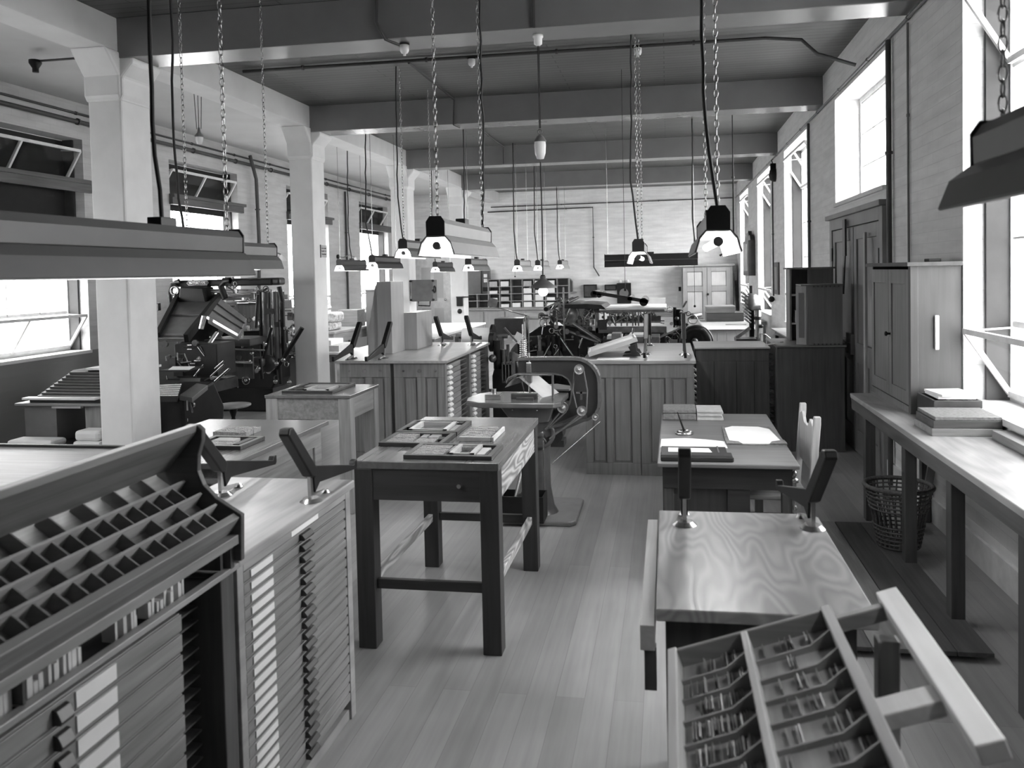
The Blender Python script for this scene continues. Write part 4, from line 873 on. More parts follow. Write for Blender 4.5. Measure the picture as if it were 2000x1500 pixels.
def lamp(x, y, L, z, label, rz=0, side=M_LAMP, cord=0, ch=(1, 1), detail=True, power=5, cordside=-.06, wr=.105, blk=None):
    """a trough lamp; (x, y) is the middle of its near end, it runs L away along y (or along x when turned)"""
    T = Matrix.Translation((x, y, z)) @ Matrix.Rotation(rz, 4, 'Z')
    t = thing('trough_lamp', label, 'lamp', (x, y, z), 'trough lamps hung over the benches')
    G = lambda: MB(T)
    part('housing', G().prism([(-.048,.10), (.048,.10), (.05,.165), (.03,.195), (-.03,.195), (-.05,.165)], 'y', .004, L-.004), side, t, .003)
    part('end_plate', G().prism([(-.052,.098), (.052,.098), (.053,.175), (.032,.205), (-.032,.205), (-.053,.175)], 'y', -.004, .004), M_LAMPD, t, .001)
    part('end_plate', G().prism([(-.052,.098), (.052,.098), (.053,.175), (.032,.205), (-.032,.205), (-.053,.175)], 'y', L-.004, L+.004), M_LAMPD, t, .001)
    sec = [(-wr,.0), (-wr*.80,.065), (-.055,.098), (.055,.098), (wr*.80,.065), (wr,.0)]
    ins = [(p[0]*.965, p[1]-.004) for p in sec][::-1]
    part('reflector', G().prism(sec+ins, 'y', 0, L), side, t)
    ins2 = [(p[0]*.955, p[1]-.0045) for p in sec]; ins3 = [(p[0]*.935, p[1]-.0075) for p in sec][::-1]
    part('reflector_lining', G().prism(ins2+ins3, 'y', .001, L-.001), M_WENAM, t)
    part('tube', G().cyl((0,.05,.045), (0,L-.05,.045), .019, n=12), M_TUBE, t)
    part('socket', G().cyl((0,.012,.045), (0,.05,.045), .022, n=14), M_STEEL, t); part('socket', G().cyl((0,L-.05,.045), (0,L-.012,.045), .022, n=14), M_STEEL, t)
    part('ballast_block', G().box(-.03,.03,(blk or L/2)-.05,(blk or L/2)+.05,.19,.225), M_LAMPD, t, .003)
    cz = lambda p: ceil_z(p.x, p.y)
    if detail:
        for k, e in enumerate((.05, L-.05)):
            if not ch[k]: continue
            p = T @ Vector((0, e, .2)); m = MB(); chain(m, p.x, p.y, p.z, cz(p)); part('suspension_chain', m, M_STEEL, t)
    else:
        for k, e in enumerate((.05, L-.05)):
            if ch[k]: p = T @ Vector((0, e, .2)); part('suspension_rod', MB().cyl((p.x,p.y,p.z-.005), (p.x,p.y,cz(p)), .004, n=6), M_STEEL, t)
    e = (.02, blk or L/2, L-.04)[cord]; p = T @ Vector((0, e, .2)); zt = cz(p); rr = random.Random(int(x*100+y*10)); pts = [(p.x, p.y, p.z-.01)]
    n = 16
    for k in range(1, n+1): f = k/n; pts.append((p.x+cordside*min(1, f*4)*(1-.5*f)+rr.uniform(-.006,.006), p.y+rr.uniform(-.005,.005), p.z+(zt-p.z)*f))
    part('flex', MB().tube(pts, .0085 if detail else .011, 6), M_CORD, t)
    l = bpy.data.lights.new('tube_light', 'AREA'); l.shape = 'RECTANGLE'; l.size = .12; l.size_y = L-.1; l.energy = power if y < 10 else power*2.6
    lo_ = bpy.data.objects.new('tube_light', l); COL.objects.link(lo_); lo_.parent = t
    lo_.matrix_local = Matrix.Translation((0,0,0)) @ Matrix.Rotation(rz, 4, 'Z') @ Matrix.Translation((0, L/2, .012))
    return t
lamp(-1.235, 4.3, 1.2, 2.01, 'large lit trough lamp over the middle work table, near end glowing', side=plain('lamp_mid_grey', .30, .4, noise=.05), cord=2, cordside=.02)
lamp(-1.915, 1.75, 1.65, 1.915, 'long grey trough lamp at far left, nearest the camera, over the sloping type case', blk=1.13, cord=1, cordside=-.03, side=plain('lamp_near_grey', .11, .4, noise=.04))
lamp(-3.10, 4.88, 1.2, 1.97, 'grey trough lamp showing just past the right end of the nearest left lamp', cord=0)
lamp(-2.91, 8.8, 1.2, 2.10, 'lit trough lamp behind and left of the large lamp over the middle table')
lamp(-4.43, 11.9, 1.2, 2.01, 'dark lit trough lamp between the second and third columns', side=M_LAMPD, detail=False, cordside=-.1)
lamp(-5.75, 13.8, 1.2, 2.0, 'dark trough lamp half hidden by the second column, in the left aisle', side=M_LAMPD, detail=False, cord=1)
lamp(-4.62, 16.0, 1.2, 1.95, 'small dark lit trough lamp right of the third column, above the switch box', side=M_LAMPD, detail=False)
lamp(-3.17, 12.9, 1.2, 1.95, 'small lit trough lamp below the far end of the large lamp, by the fourth column', detail=False)
G3 = 'pale lamp over the press, leftmost of the three before the back wall'
lamp(-2.66, 14.5, 1.2, 1.93, 'pale lit trough lamp before the back wall, leftmost of a row of three', detail=False, side=MATS['lamp_mid_grey'])
lamp(-2.60, 16.5, 1.2, 1.94, 'pale lit trough lamp before the back wall, middle of a row of three', detail=False, side=MATS['lamp_mid_grey'])
lamp(-2.51, 19.3, 1.2, 1.97, 'pale lit trough lamp before the back wall, rightmost of a row of three', detail=False, side=MATS['lamp_mid_grey'])
lamp(.47, 13.0, 1.44, 1.955, 'long dark trough lamp hanging crosswise before the right part of the back wall', rz=PI/2, side=M_LAMPD, detail=False, cord=0, power=3)
lamp(-.245, 7.2, 1.2, 1.965, 'small lit trough lamp seen end-on over the right back worktop')
lamp(.228, 3.75, 1.2, 1.975, 'large lit trough lamp seen end-on over the desk and grained cabinet', cordside=-.07)
lamp(.765, .88, 1.22, 2.03, 'big out-of-focus grey trough lamp cut off by the right edge', side=MATS['lamp_near_grey'], wr=.125, cord=1, power=1.5)

# the weighted pendant over the jig saw
t = thing('pendant_lamp', 'pendant with white pear counterweight, green-grey cone shade and round bulb in the centre', 'lamp', (-1.03, 6.8, 1.7))
x, y = -1.03, 6.8
part('ceiling_rose', MB().lathe((x,y,3.869), [(.001,0), (.045,0), (.045,-.02), (.036,-.03), (.034,-.075), (.015,-.09), (.001,-.09)], 16), M_PORC, t)
part('flex', MB().tube([(x-.004,y,3.78), (x-.003,y,3.1)], .004).tube([(x+.006,y,3.78), (x+.006,y,3.1)], .004).tube([(x,y,2.82), (x+.004,y,2.3), (x,y,1.86)], .006), M_CORD, t)
cw = part('counterweight', MB().lathe((x,y,2.84), [(.001,0), (.03,.005), (.045,.05), (.05,.12), (.047,.145)], 16), M_PORC, t)
part('weight_cap', MB().lathe((x,y,2.84), [(.052,.145), (.052,.155), (.03,.19), (.012,.205), (.001,.206)], 16).ring((x,y,3.07), .018, .005, 'y', 12, 6), M_GREY, cw)
part('shade', MB().lathe((x,y,1.765), [(.118,0), (.114,.0), (.055,.045), (.02,.075), (.02,.10), (.024,.10), (.024,.078), (.06,.05), (.119,.003), (.118,0)], 28), plain('dull_green_shade', .10, .4), t)
part('bulb', MB().ball((x,y,1.735), .042, 16), emit('opal_bulb', 1.0), t)
part('lamp_holder', MB().cyl((x,y,1.79), (x,y,1.875), .018), M_IRON, t)

def rose(x, y, z, label, holder=True):
    t = thing('ceiling_rose', label, 'lamp holder', (x, y, z-.1))
    part('backplate', MB().cyl((x,y,z-.012), (x,y,z-.001), .045, n=16), M_IRON, t)
    part('porcelain_cup', MB().lathe((x,y,z), [(.001,-.01), (.04,-.012), (.038,-.06), (.028,-.08), (.012,-.085), (.012,-.10), (.001,-.10)], 14), M_PORC, t)
rose(-2.18, 6.78, 3.869, 'white porcelain lampholder under the first beam, left of centre')
rose(-2.0, 8.5, 4.17, 'white porcelain lampholder on the conduit between the first two beams')
rose(-.26, 8.5, 4.17, 'white porcelain lampholder on the conduit, right of the hanging pendant')
t = thing('ceiling_rose', 'porcelain globe fitting hanging on a twin flex in the left aisle', 'lamp holder', (-5.9, 9.4, 3.1))
p = YP(389, 268, 9.4)
part('flex', MB().cyl((p.x-.03,p.y,p.z+.1), (p.x-.05,p.y,4.22), .004).cyl((p.x,p.y,p.z+.1), (p.x,p.y,4.22), .004).cyl((p.x+.03,p.y,p.z+.1), (p.x+.05,p.y,4.22), .004), M_CORD, t)
part('globe', MB().lathe(p, [(.001,-.09), (.03,-.085), (.045,-.04), (.05,0)], 14), M_PORC, t); part('cap', MB().lathe(p, [(.053,0), (.053,.02), (.02,.06), (.012,.12), (.001,.12)], 14), M_GREY, t)
solo('ceiling_rose', MB().lathe((-6.22, 7.35, 4.11), [(.001,.02), (.06,.02), (.06,-.01), (.03,-.06), (.03,-.10), (.001,-.10)], 14), M_IRON, 'black ceiling fitting over the left aisle near the first column', 'lamp holder')
for u, v, y, lb in ((1221,566,9.6,'thin pull cord with a bob before the back wall, left of the dark lamp'), (1357,598,11.2,'thin pull cord with a bob hanging in front of the back cupboard door'), (1006,540,15.8,'thin pull cord hanging to the left of the row of pale lamps')):
    p = YP(u, v, y); t = thing('pull_cord', lb, 'cord', p)
    part('cord', MB().cyl((p.x,p.y,p.z), (p.x,p.y,ceil_z(p.x,p.y)), .003, n=5), M_CORD, t); part('bob', MB().ball(p, .016, 8), M_IRON, t)

# ================================================================ BACK OF THE ROOM
# pigeonholes on a long pale counter
t = thing('back_counter', 'long pale counter with panelled doors under the pigeonholes at the back wall', 'counter', (-4.2, 22.9, 0))
CP = wood('pale_cupboard_paint', .30, .08, 'z', .5)
part('worktop', MB().box(-5.72, -2.6, 22.35, YB-.001, .86, .90), CP, t, .004); part('carcass', MB().box(-5.70, -2.65, 22.42, YB-.001, 0, .86), CP, t)
for k in range(5):
    a = -5.66+.60*k; dr = part('door', MB().box(a, a+.55, 22.395, 22.42, .08, .82), CP, t, .004); part('door_panel', MB().box(a+.09, a+.46, 22.39, 22.396, .18, .72), CP, dr, .003); part('knob', MB().ball((a+.49, 22.37, .5), .02), M_STEEL, dr)
t = thing('pigeonhole_shelf', 'wide pigeonhole shelf with rows of square compartments on the back counter', 'shelf', (-3.9, 22.95, .901))
x0, x1, z0, z1, ya, yb = -5.02, -2.72, .901, 1.72, 22.72, 23.02
PS = wood('pigeonhole_wood', .27, .1, 'x')
m = MB().box(x0, x1, yb-.015, yb, z0, z1)
part('back_panel', m, M_DARKX, t)
xs = [x0+(x1-x0)*k/7 for k in range(8)]; zs = [z0+(z1-z0)*k/4 for k in range(5)]
for xx in xs: part('upright', MB().box(xx-.012, xx+.012, ya, yb-.015, z0, z1), PS, t)
for k, zz in enumerate(zs): part('shelf_board', MB().box(x0-.012 if k == 4 else x0-.66 if k in () else x0+.0, x1, ya-.004, yb-.015, zz-(.02 if k else 0), zz if k else .02+zz), PS, t)
xs2 = [-5.68, -5.35]
for xx in xs2: part('upright', MB().box(xx-.012, xx+.012, ya, yb-.015, z0, 1.31), PS, t)
for zz in (.92, 1.12, 1.31): part('shelf_board', MB().box(-5.69, x0-.012, ya-.004, yb-.015, zz-.02, zz), PS, t)
part('back_panel', MB().box(-5.69, x0, yb-.015, yb, z0, 1.31), M_DARKX, t)
rr = random.Random(4)
for i in range(6):
    for j in range(4):
        if (i, j) in ((2,3),(2,2),(0,0),(2,1)) or rr.random() < .06: continue
        h = rr.choice((.06, .09, .12, .14)); a = xs[i]+.03
        solo('paper_bundle', MB().box(a, a+.23, ya+.02, yb-.05, zs[j]+(.021 if j == 0 else .001), zs[j]+h+.02), M_PAPER if rr.random() < .8 else M_PAPER2, 'bundle of white paper in a pigeonhole on the back counter', 'paper', 'paper bundles in the pigeonholes')
# dark case at the top right of the pigeonholes
t = thing('wall_case', 'dark rounded case at the right end of the pigeonhole shelf top', 'case', (-2.9, 23.15, 1.3))
part('case_body', MB().prism([(-3.25,1.32), (-2.66,1.32), (-2.66,1.62), (-2.72,1.69), (-2.95,1.71), (-3.18,1.69), (-3.25,1.62)], 'y', 23.03, YB-.001), M_IRON2, t, .01); part('ledge', MB().box(-3.3, -2.55, 23.03, YB-.001, 1.29, 1.32), M_OAKX, t)
t = thing('switch_board', 'grey electrical switchboard beside the pigeonholes on the back wall', 'switchboard', (-5.5, 23.2, 1.22))
p, q = YP(907, 528, 23.15), YP(957, 578, 23.15)
part('case', MB().box(p.x, q.x-.25, 23.1, YB-.001, q.z, p.z), M_GREY, t, .01); part('meter_panel', MB().box(q.x-.24, q.x, 23.15, YB-.001, q.z+.05, p.z), M_GREYIRON, t)
for dz in (.22, .36): part('meter', MB().box(q.x-.17, q.x-.07, 23.13, 23.15, p.z-dz, p.z-dz+.1), M_WENAM, t)
part('switch', MB().box(q.x-.2, q.x-.03, 23.12, 23.15, p.z-.62, p.z-.5), M_IRON, t)
p = YP(895, 590, 18.8); t = thing('bell_box', 'small black bell box with a ringer on the front of the fourth column', 'bell', p)
part('box_casing', MB().box(p.x-.04, p.x+.10, 18.78, 18.87, p.z-.1, p.z+.12), M_IRON, t, .01); part('gong', MB().ball((p.x+.03, 18.80, p.z-.22), .06), M_IRON, t); part('bracket_bar', MB().box(p.x-.06, p.x+.35, 18.84, 18.87, p.z+.10, p.z+.13), M_IRON, t)
for k, (u0, v0, u1, v1, lb) in enumerate(((1140,556,1166,581,'black switch box, leftmost of three on the back wall'), (1181,556,1204,567,'small flat black box between the two bigger ones on the back wall'), (1205,553,1233,592,'dark switchgear box with two porcelain knobs on the back wall'))):
    # sizes follow the wall plane
    a, b = YP(u0, v0, 23.2), YP(u1, v1, 23.2)
    t = thing('switch_box', lb, 'switch box', ((a.x+b.x)/2, 23.2, b.z)); part('case', MB().box(a.x, b.x, 23.12, YB-.001, b.z, a.z), M_IRON, t, .008)
    if k == 2:
        part('dial', MB().cyl(((a.x+b.x)/2, 23.12, (a.z+b.z)/2), ((a.x+b.x)/2, 23.10, (a.z+b.z)/2), .13), M_GREY, t)
        for dx in (.05, -.05): part('knob', MB().ball((a.x+.09 if dx > 0 else b.x-.09, 23.2, a.z+.04), .05), M_PORC, t)
    else: part('lid', MB().box(a.x+.03, b.x-.03, 23.105, 23.12, b.z+.03, a.z-.03), M_IRON2, t, .004)
t = thing('back_cupboard', 'tall pale two-door panelled cupboard against the back wall', 'cupboard', (1.08, 22.95, 0))
a, b = .38, 1.74
part('carcass', MB().box(a, b, 22.7, 23.28, 0, 1.96), CP, t); part('cornice', MB().box(a-.05, b+.06, 22.62, 23.28, 1.96, 2.02), CP, t, .01)
for c, d_ in ((a+.04, (a+b)/2-.005), ((a+b)/2+.005, b-.06)):
    m = MB().box(c, c+.11, 22.66, 22.70, .06, 1.93).box(d_-.11, d_, 22.66, 22.70, .06, 1.93)
    for z0, z1 in ((.06,.2), (.55,.68), (1.28,1.42), (1.82,1.93)): m.box(c+.11, d_-.11, 22.66, 22.70, z0, z1)
    dr = part('door', m, CP, t, .004)
    for z0, z1 in ((.22,.53), (.70,1.26), (1.44,1.80)): part('panel', MB().box(c+.12, d_-.12, 22.685, 22.70, z0, z1), wood('cupboard_panel_paint', .48, .06, 'z', .5), dr)
part('knob', MB().ball(((a+b)/2+.02, 22.63, 1.2), .03), M_IRON, t)
for k, (dx, h, lb) in enumerate(((.03, 1.75, 'long plank leaning beside the back cupboard, nearer to it'), (.10, 1.55, 'dark plank leaning in the corner right of the back cupboard'))):
    solo('plank', MB().bar((1.79+.065*k, 22.3, .02), (1.79+.065*k, 23.18, h), .05, .03), (CP, M_DARKZ)[k], lb, 'plank')
t = thing('wall_sheet', 'small white pad hanging from a black clip left of the back cupboard', 'notice', (0, 23.2, 1.2)); p = YP(1327, 577, 23.25)
part('pad', MB().box(p.x-.07, p.x+.07, 23.26, YB-.001, p.z-.2, p.z+.15), M_PAPER, t); part('clip', MB().box(p.x-.02, p.x+.12, 23.24, YB-.001, p.z+.12, p.z+.24), M_IRON, t)
# small table with paper at the back
t = leg_table('side_table', 'small table with a drawer standing left of the back cupboard', -.52, .22, 20.8, 21.5, .89, .07, .16, None, .03, mats=(M_OAKZ, M_OAKX, M_PALEX))
part('drawer', MB().box(-.40, .08, 20.80, 20.822, .71, .84), M_OAKX, t, .003)
for k in range(2):
    solo('paper_stack', MB().box(-.46+.04*k, -.08+.03*k, 20.95, 21.3, .891+.14*k, .891+.14*(k+1)-.001), M_PAPER, ['lower stack of white paper on the small back table', 'upper stack of white paper on the small back table'][k], 'papers', bev=.002)
# low bench with boxes, right
t = thing('low_bench', 'boarded low bench with a white top before the back cupboard', 'bench', (1.1, 15.2, 0))
part('tabletop', MB().box(.60, 1.50, 14.1, 16.4, .865, .90), M_PAPER, t, .004); part('boarded_front', MB().box(.66, 1.46, 14.2, 14.24, 0, .865), CP, t); part('end_board', MB().box(.66, .70, 14.24, 16.3, 0, .865).box(1.42, 1.46, 14.24, 16.3, 0, .865), CP, t)
for k in range(4): part('board_joint', MB().box(.66+.16*(k+1), .664+.16*(k+1), 14.195, 14.2, .05, .80), M_DARKZ, t)
solo('crate', MB().box(.72, 1.40, 15.7, 16.35, .901, 1.06), M_DARKX, 'broad dark wooden crate, lower of two on the low bench', 'crate', bev=.004)
t = thing('crate', 'smaller brown crate with a pale lid, upper of two on the low bench', 'crate', (1.0, 15.95, 1.061)); part('crate_body', MB().box(.72, 1.24, 15.72, 16.3, 1.061, 1.17), M_OAKX, t, .003); part('lid', MB().box(.71, 1.25, 15.70, 16.32, 1.17, 1.185), M_PALEX, t)
solo('wood_strip', MB().box(1.0, 1.35, 14.7, 14.78, .901, .915), M_PALEX, 'thin pale stick lying on the white topped low bench', 'offcut')
solo('wall_bench', MB().box(1.46, 1.90, 16.5, 20.5, .78, .84).box(1.5, 1.56, 16.55, 16.62, 0, .78).box(1.5, 1.56, 20.3, 20.37, 0, .78).box(1.84, 1.89, 16.55, 16.62, 0, .78).box(1.84, 1.89, 20.3, 20.37, 0, .78), M_PALEY, 'narrow pale bench along the right wall at the far end', 'bench')
t = thing('drawer_chest', 'dark chest of small drawers under the window beyond the open shelf unit', 'chest', (1.72, 12.0, 0))
part('carcass', MB().box(1.55, 1.88, 10.9, 12.45, 0, .98), M_DARKY, t); part('top_board', MB().box(1.50, 1.90, 10.85, 12.5, .98, 1.0), M_PALEY, t)
for k in range(9):
    dr = part('drawer', MB().box(1.54, 1.55, 11.0, 12.35, .08+.098*k, .165+.098*k), M_DARKY, t)
    for yy in (11.3, 12.0): part('pull', MB().cyl((1.54, yy, .12+.098*k), (1.50, yy, .12+.098*k), .02, .03), M_IRON, dr)

# wall pieces on the right
t = thing('wall_clock', 'tall dark carved wall cabinet with a pale glass front between the far right windows', 'wall cabinet', (1.86, 19.1, 1.7))
part('case', MB().box(1.76, 1.909, 18.5, 19.75, 1.72, 2.50), M_IRON2, t, .01); part('glass_front', MB().box(1.755, 1.76, 18.7, 19.6, 1.82, 2.42), plain('pale_dial', .35, .2), t)
part('crest', MB().prism([(18.5,2.5), (19.75,2.5), (19.6,2.6), (19.45,2.56), (19.3,2.68), (19.1,2.62), (18.95,2.72), (18.8,2.6), (18.6,2.62)], 'x', 1.80, 1.88), M_IRON2, t)
t = thing('framed_notice', 'small dark framed notice on the right wall past the second right window', 'frame', (1.88, 15.0, 1.4)); part('frame', MB().box(1.88, 1.909, 14.62, 15.12, 1.42, 1.98), M_DARKZ, t, .004); part('sheet', MB().box(1.875, 1.881, 14.70, 15.04, 1.50, 1.90), M_GREY, t)
t = thing('electric_bell', 'black electric bell high on the right wall between the windows', 'bell', (1.8, 15.2, 3.5)); part('gong', MB().lathe((1.909,15.0,3.52), [(.001,-.12), (.09,-.10), (.12,-.04), (.12,0)], 16, 'x'), M_IRON, t); part('bell_box', MB().box(1.82,1.909,14.95,15.05,3.58,3.72), M_IRON, t, .005); part('hook', MB().tube([(1.86,15.0,3.72),(1.84,15.0,3.78),(1.87,15.0,3.80)],.01), M_IRON, t)
solo('wall_switch', MB().ball((1.852, 15.3, 1.32), .055), M_IRON, 'round black switch at the foot of the thin conduit on the right wall', 'switch')
solo('t_square', MB().box(1.82, 1.84, 8.93, 9.05, 2.0, 2.38).prism([(2.0,0)]*0 or [(8.96,2.02), (9.05,2.02), (9.10,1.60), (9.06,1.60)], 'x', 1.825, 1.838), M_IRON2, 'long dark iron saw-like bar hanging on the double door', 'tool')
solo('leaning_board', MB().bar((1.72, 7.62, 0.02), (1.835, 8.12, 2.20), .07, .02, (1,0,0)), wood('leaning_strip', .30, .1, 'z'), 'long pale board leaning against the near leaf of the double door', 'board')
solo('paper_notice', MB().box(1.868, 1.872, 7.86, 8.16, 1.14, 1.76), wood('notice_card', .32, .1, 'z', .8), 'tall grey paper notice pinned on the near leaf of the double door', 'notice')
# sign on the second column
t = thing('column_notice', 'small framed notice with three lines of writing on the side of the second column', 'notice', (CX1, 10.85, 2.17))
part('card', MB().box(CX1+.0005, CX1+.006, 10.78, 10.98, 2.17, 2.34), plain('notice_paper', .45, .7), t); part('frame_edge', MB().box(CX1+.0005, CX1+.010, 10.765, 10.78, 2.165, 2.345), M_GREYIRON, t)
m = MB(); rr = random.Random(9)
for k, z in enumerate((2.295, 2.255, 2.212)):
    y = 10.80
    while y < 10.955: w_ = rr.uniform(.006,.014); m.box(CX1+.0062, CX1+.0075, y, y+w_, z-.004-rr.random()*.003, z+.006+rr.random()*.004); y += w_+rr.choice((.003,.003,.012))
o = part('writing', m, M_INK, t); o['kind'] = 'stuff'
# switch box on the third column
t = thing('switch_box', 'black iron switch box with a side handwheel on the third column', 'switch box', (-4.48, 14.75, 1.39))
part('case', MB().box(-4.70, -4.27, 14.62, 14.88, 1.40, 1.80), M_GREYIRON, t, .008)
for x, z in ((-4.70,1.78), (-4.27,1.78), (-4.70,1.43), (-4.27,1.43), (-4.27,1.6)): part('lug', MB().cyl((x,14.64,z), (x,14.60,z), .022, n=10), M_IRON, t)
part('handwheel', MB().ring((-4.25,14.66,1.62), .06, .012, 'x', 18, 6), M_IRON, t); part('conduit_loop', MB().tube([(-4.6,14.75,1.40),(-4.6,14.75,1.32),(-4.38,14.75,1.31),(-4.37,14.75,1.40)],.013).tube([(-4.74,14.75,1.75),(-4.74,14.75,1.5)],.012), M_IRON, t)

# ------------------------------------------------ left aisle tables and parcels
t = leg_table('parcel_table', 'wooden table against the left aisle wall carrying wrapped parcels', -7.1, -5.62, 13.2, 16.0, .95, .09, .16, None, .04, mats=(M_OAKZ, M_OAKY, M_PALEY))
rr = random.Random(8)
for k, (dx, dy, z, w_, d_, h) in enumerate(((-6.9,13.5,.951,.55,.7,.16), (-6.3,13.4,.951,.5,.6,.14), (-6.85,13.5,1.113,.5,.65,.17), (-6.30,13.5,1.093,.55,.5,.17), (-6.5,13.55,1.285,.5,.5,.10))):
    solo('wrapped_parcel', MB().box(dx, dx+w_, dy, dy+d_, z, z+h), M_MARBLE, ['marbled parcel, bottom left of the pile on the aisle table', 'marbled parcel, bottom right of the pile on the aisle table', 'marbled parcel, middle left of the pile on the aisle table', 'marbled parcel with a rolled end, middle right of the pile on the aisle table', 'pale parcel on the very top of the pile on the aisle table'][k], 'parcel', 'wrapped parcels on the aisle table', bev=.05)
solo('card_box', MB().box(-6.15, -5.75, 14.6, 15.0, .951, 1.26), M_OAKX, 'plain brown box beside the wrapped parcels on the aisle table', 'box', bev=.004)
t = leg_table('paper_table', 'low table stacked with white paper in front of the wrapped parcels', -6.35, -5.02, 12.2, 13.0, .70, .08, .12, None, .04, mats=(M_OAKZ, M_OAKX, M_PAPER))
solo('paper_stack', MB().box(-6.2, -5.15, 12.25, 12.95, .701, .80), M_PAPER2, 'wide flat buff packet lying on the low paper table', 'papers', bev=.003)
solo('paper_stack', MB().box(-5.75, -5.3, 12.3, 12.8, .801, .88), M_PAPER, 'small neat stack of white sheets on top of the buff packet', 'papers', bev=.002)
solo('paper_stack', MB().box(-6.19, -5.8, 12.3, 12.8, .801, .86), M_PAPER, 'looser stack of white sheets at the left on the buff packet', 'papers', bev=.002)
t = thing('grey_cupboard', 'plain tall grey cupboard standing in the left aisle under the far window', 'cupboard', (-5.4, 14.9, 0)); part('carcass', MB().box(-5.54, -5.15, 14.5, 15.1, 0, 1.63), M_GREY, t, .005); part('top_board', MB().box(-5.57, -5.12, 14.47, 15.13, 1.63, 1.655), M_PALEX, t)
t = leg_table('pale_table', 'long pale-topped table running back past the fourth column', -4.1, -3.17, 10.9, 14.1, 1.03, .08, .14, None, .03, mats=(M_OAKZ, M_OAKY, M_PAPER))
# paper reel and the saw behind the left cabinets
t = thing('paper_reel', 'big white paper roll on a spindle behind the left cabinets', 'paper roll', (-2.85, 10.6, .82)); 
part('roll', MB().cyl((-2.70,10.62,1.06), (-2.32,10.62,1.06), .115, n=22), M_PAPER, t); part('flange', MB().cyl((-2.31,10.62,1.06), (-2.28,10.62,1.06), .16, n=24), M_IRON, t); part('spindle', MB().cyl((-2.8,10.62,1.06), (-2.1,10.62,1.06), .03), M_GREYIRON, t)
part('stand', MB().box(-2.80,-2.75,10.55,10.69,0,1.06).box(-2.22,-2.16,10.55,10.69,0,1.06).box(-2.75,-2.22,10.6,10.64,.3,.36), M_GREYIRON, t)

# ------------------------------------------------ the cylinder press
def Q(u, v, y): return YP(u, v, y)
def Cy(m, u0, v0, u1, v1, y, r, r2=None, n=10, y2=None): m.cyl(Q(u0,v0,y), Q(u1,v1,y if y2 is None else y2), r, r2, n); return m
def linkage(parent, boxes, seed, n, mats=(M_STEEL, M_IRON2)):
    rr = random.Random(seed)
    for mi, mt_ in enumerate(mats):
        m = MB()
        for k in range(n):
            u0, v0, u1, v1, y0, y1 = rr.choice(boxes); y = rr.uniform(y0, y1); p = Q(rr.uniform(u0,u1), rr.uniform(v0,v1), y); c = rr.random()
            if c < .45:
                d = Vector((rr.uniform(-1,1), rr.uniform(-.3,.3), rr.uniform(-1,1))).normalized() if rr.random() < .5 else rr.choice((Vector((1,0,0)), Vector((0,0,1)))); l = rr.uniform(.04,.16)
                m.cyl(p-d*l/2, p+d*l/2, rr.uniform(.005,.014), None, 7)
            elif c < .7: m.cyl(p, p+Vector((0,.03,0)), rr.uniform(.015,.04), None, 12)
            elif c < .85: m.ring(p, rr.uniform(.02,.045), .006, 'y', 14, 5)
            else: w_, h_ = rr.uniform(.02,.06), rr.uniform(.02,.07); m.box(p.x-w_, p.x+w_, p.y, p.y+.03, p.z-h_, p.z+h_)
        o = part('linkage', m, mt_, parent); o['kind'] = 'stuff'
t = thing('cylinder_press', 'large cylinder printing press with feed boards, rollers and belts in the centre background', 'press', (-1.2, 12.4, 0))
Y = 12.0
X = lambda u, v=620, y=Y: Q(u, v, y).x
Zz = lambda u, v, y=Y: Q(u, v, y).z
PG = plain('press_dark_paint', .028, .3, .2, noise=.3); PM = plain('press_metal', .20, .3, .6, noise=.35)
part('bed_frame', MB().prism([(X(1010),0), (X(1012),.75), (X(1030),.98), (X(1060),1.12), (X(1110),1.10), (X(1165),1.02), (X(1300),1.0), (X(1296),0)], 'y', 11.9, 12.9), PG, t, .02)
part('side_frame', MB().prism([(X(1165),1.0), (X(1165),1.09), (X(1302),1.09), (X(1302),1.0)], 'y', 11.75, 11.85).prism([(X(1165),1.0), (X(1172),1.0), (X(1172),1.32), (X(1165),1.32)], 'y', 11.75, 11.85), PM, t, .008)
part('feed_board', MB().box(X(1174), X(1302), 11.7, 12.9, 1.335, 1.362), M_PAPER, t, .004)
part('board_edge', MB().box(X(1176), X(1298), 11.69, 11.70, 1.30, 1.336), PM, t)
part('delivery_board', MB().prism([(X(1100),1.42), (X(1150),1.43), (X(1178),1.41), (X(1190),1.33), (X(1172),1.35), (X(1105),1.37)], 'y', 11.7, 12.9), PG, t, .006)
part('top_arm', MB().bar(Q(1158,571,11.8), Q(1266,589,11.8), .04, .05), PG, t); part('top_arm', MB().bar(Q(1158,571,12.7), Q(1266,589,12.7), .04, .05), PG, t)
for (u, v, r) in ((1159,574,.045), (1170,577,.035), (1230,584,.035), (1257,590,.06)): part('arm_roller', MB().cyl(Q(u,v,11.78), Q(u,v,11.78)+Vector((0,1.0,0)), r), M_IRON, t)
part('impression_cylinder', MB().cyl((X(1125),11.95,1.24), (X(1125),12.85,1.24), .21, None, 30), M_PAPER2, t)
w_ = part('flywheel', MB().lathe((X(1113),11.80,Zz(1113,613)), [(.001,-.03), (.05,-.035), (.06,-.01), (.12,-.012), (.135,-.03), (.165,-.03), (.165,.03), (.12,.02), (.001,.02)], 30, 'y'), plain('wheel_grey', .2, .3, .3), t); part('hub', MB().ball((X(1113),11.77,Zz(1113,613)), .03), M_STEEL, w_)
part('crank_rod', MB().cyl(Q(1116,597,11.72), Q(1101,633,11.72), .018), M_STEEL, t)
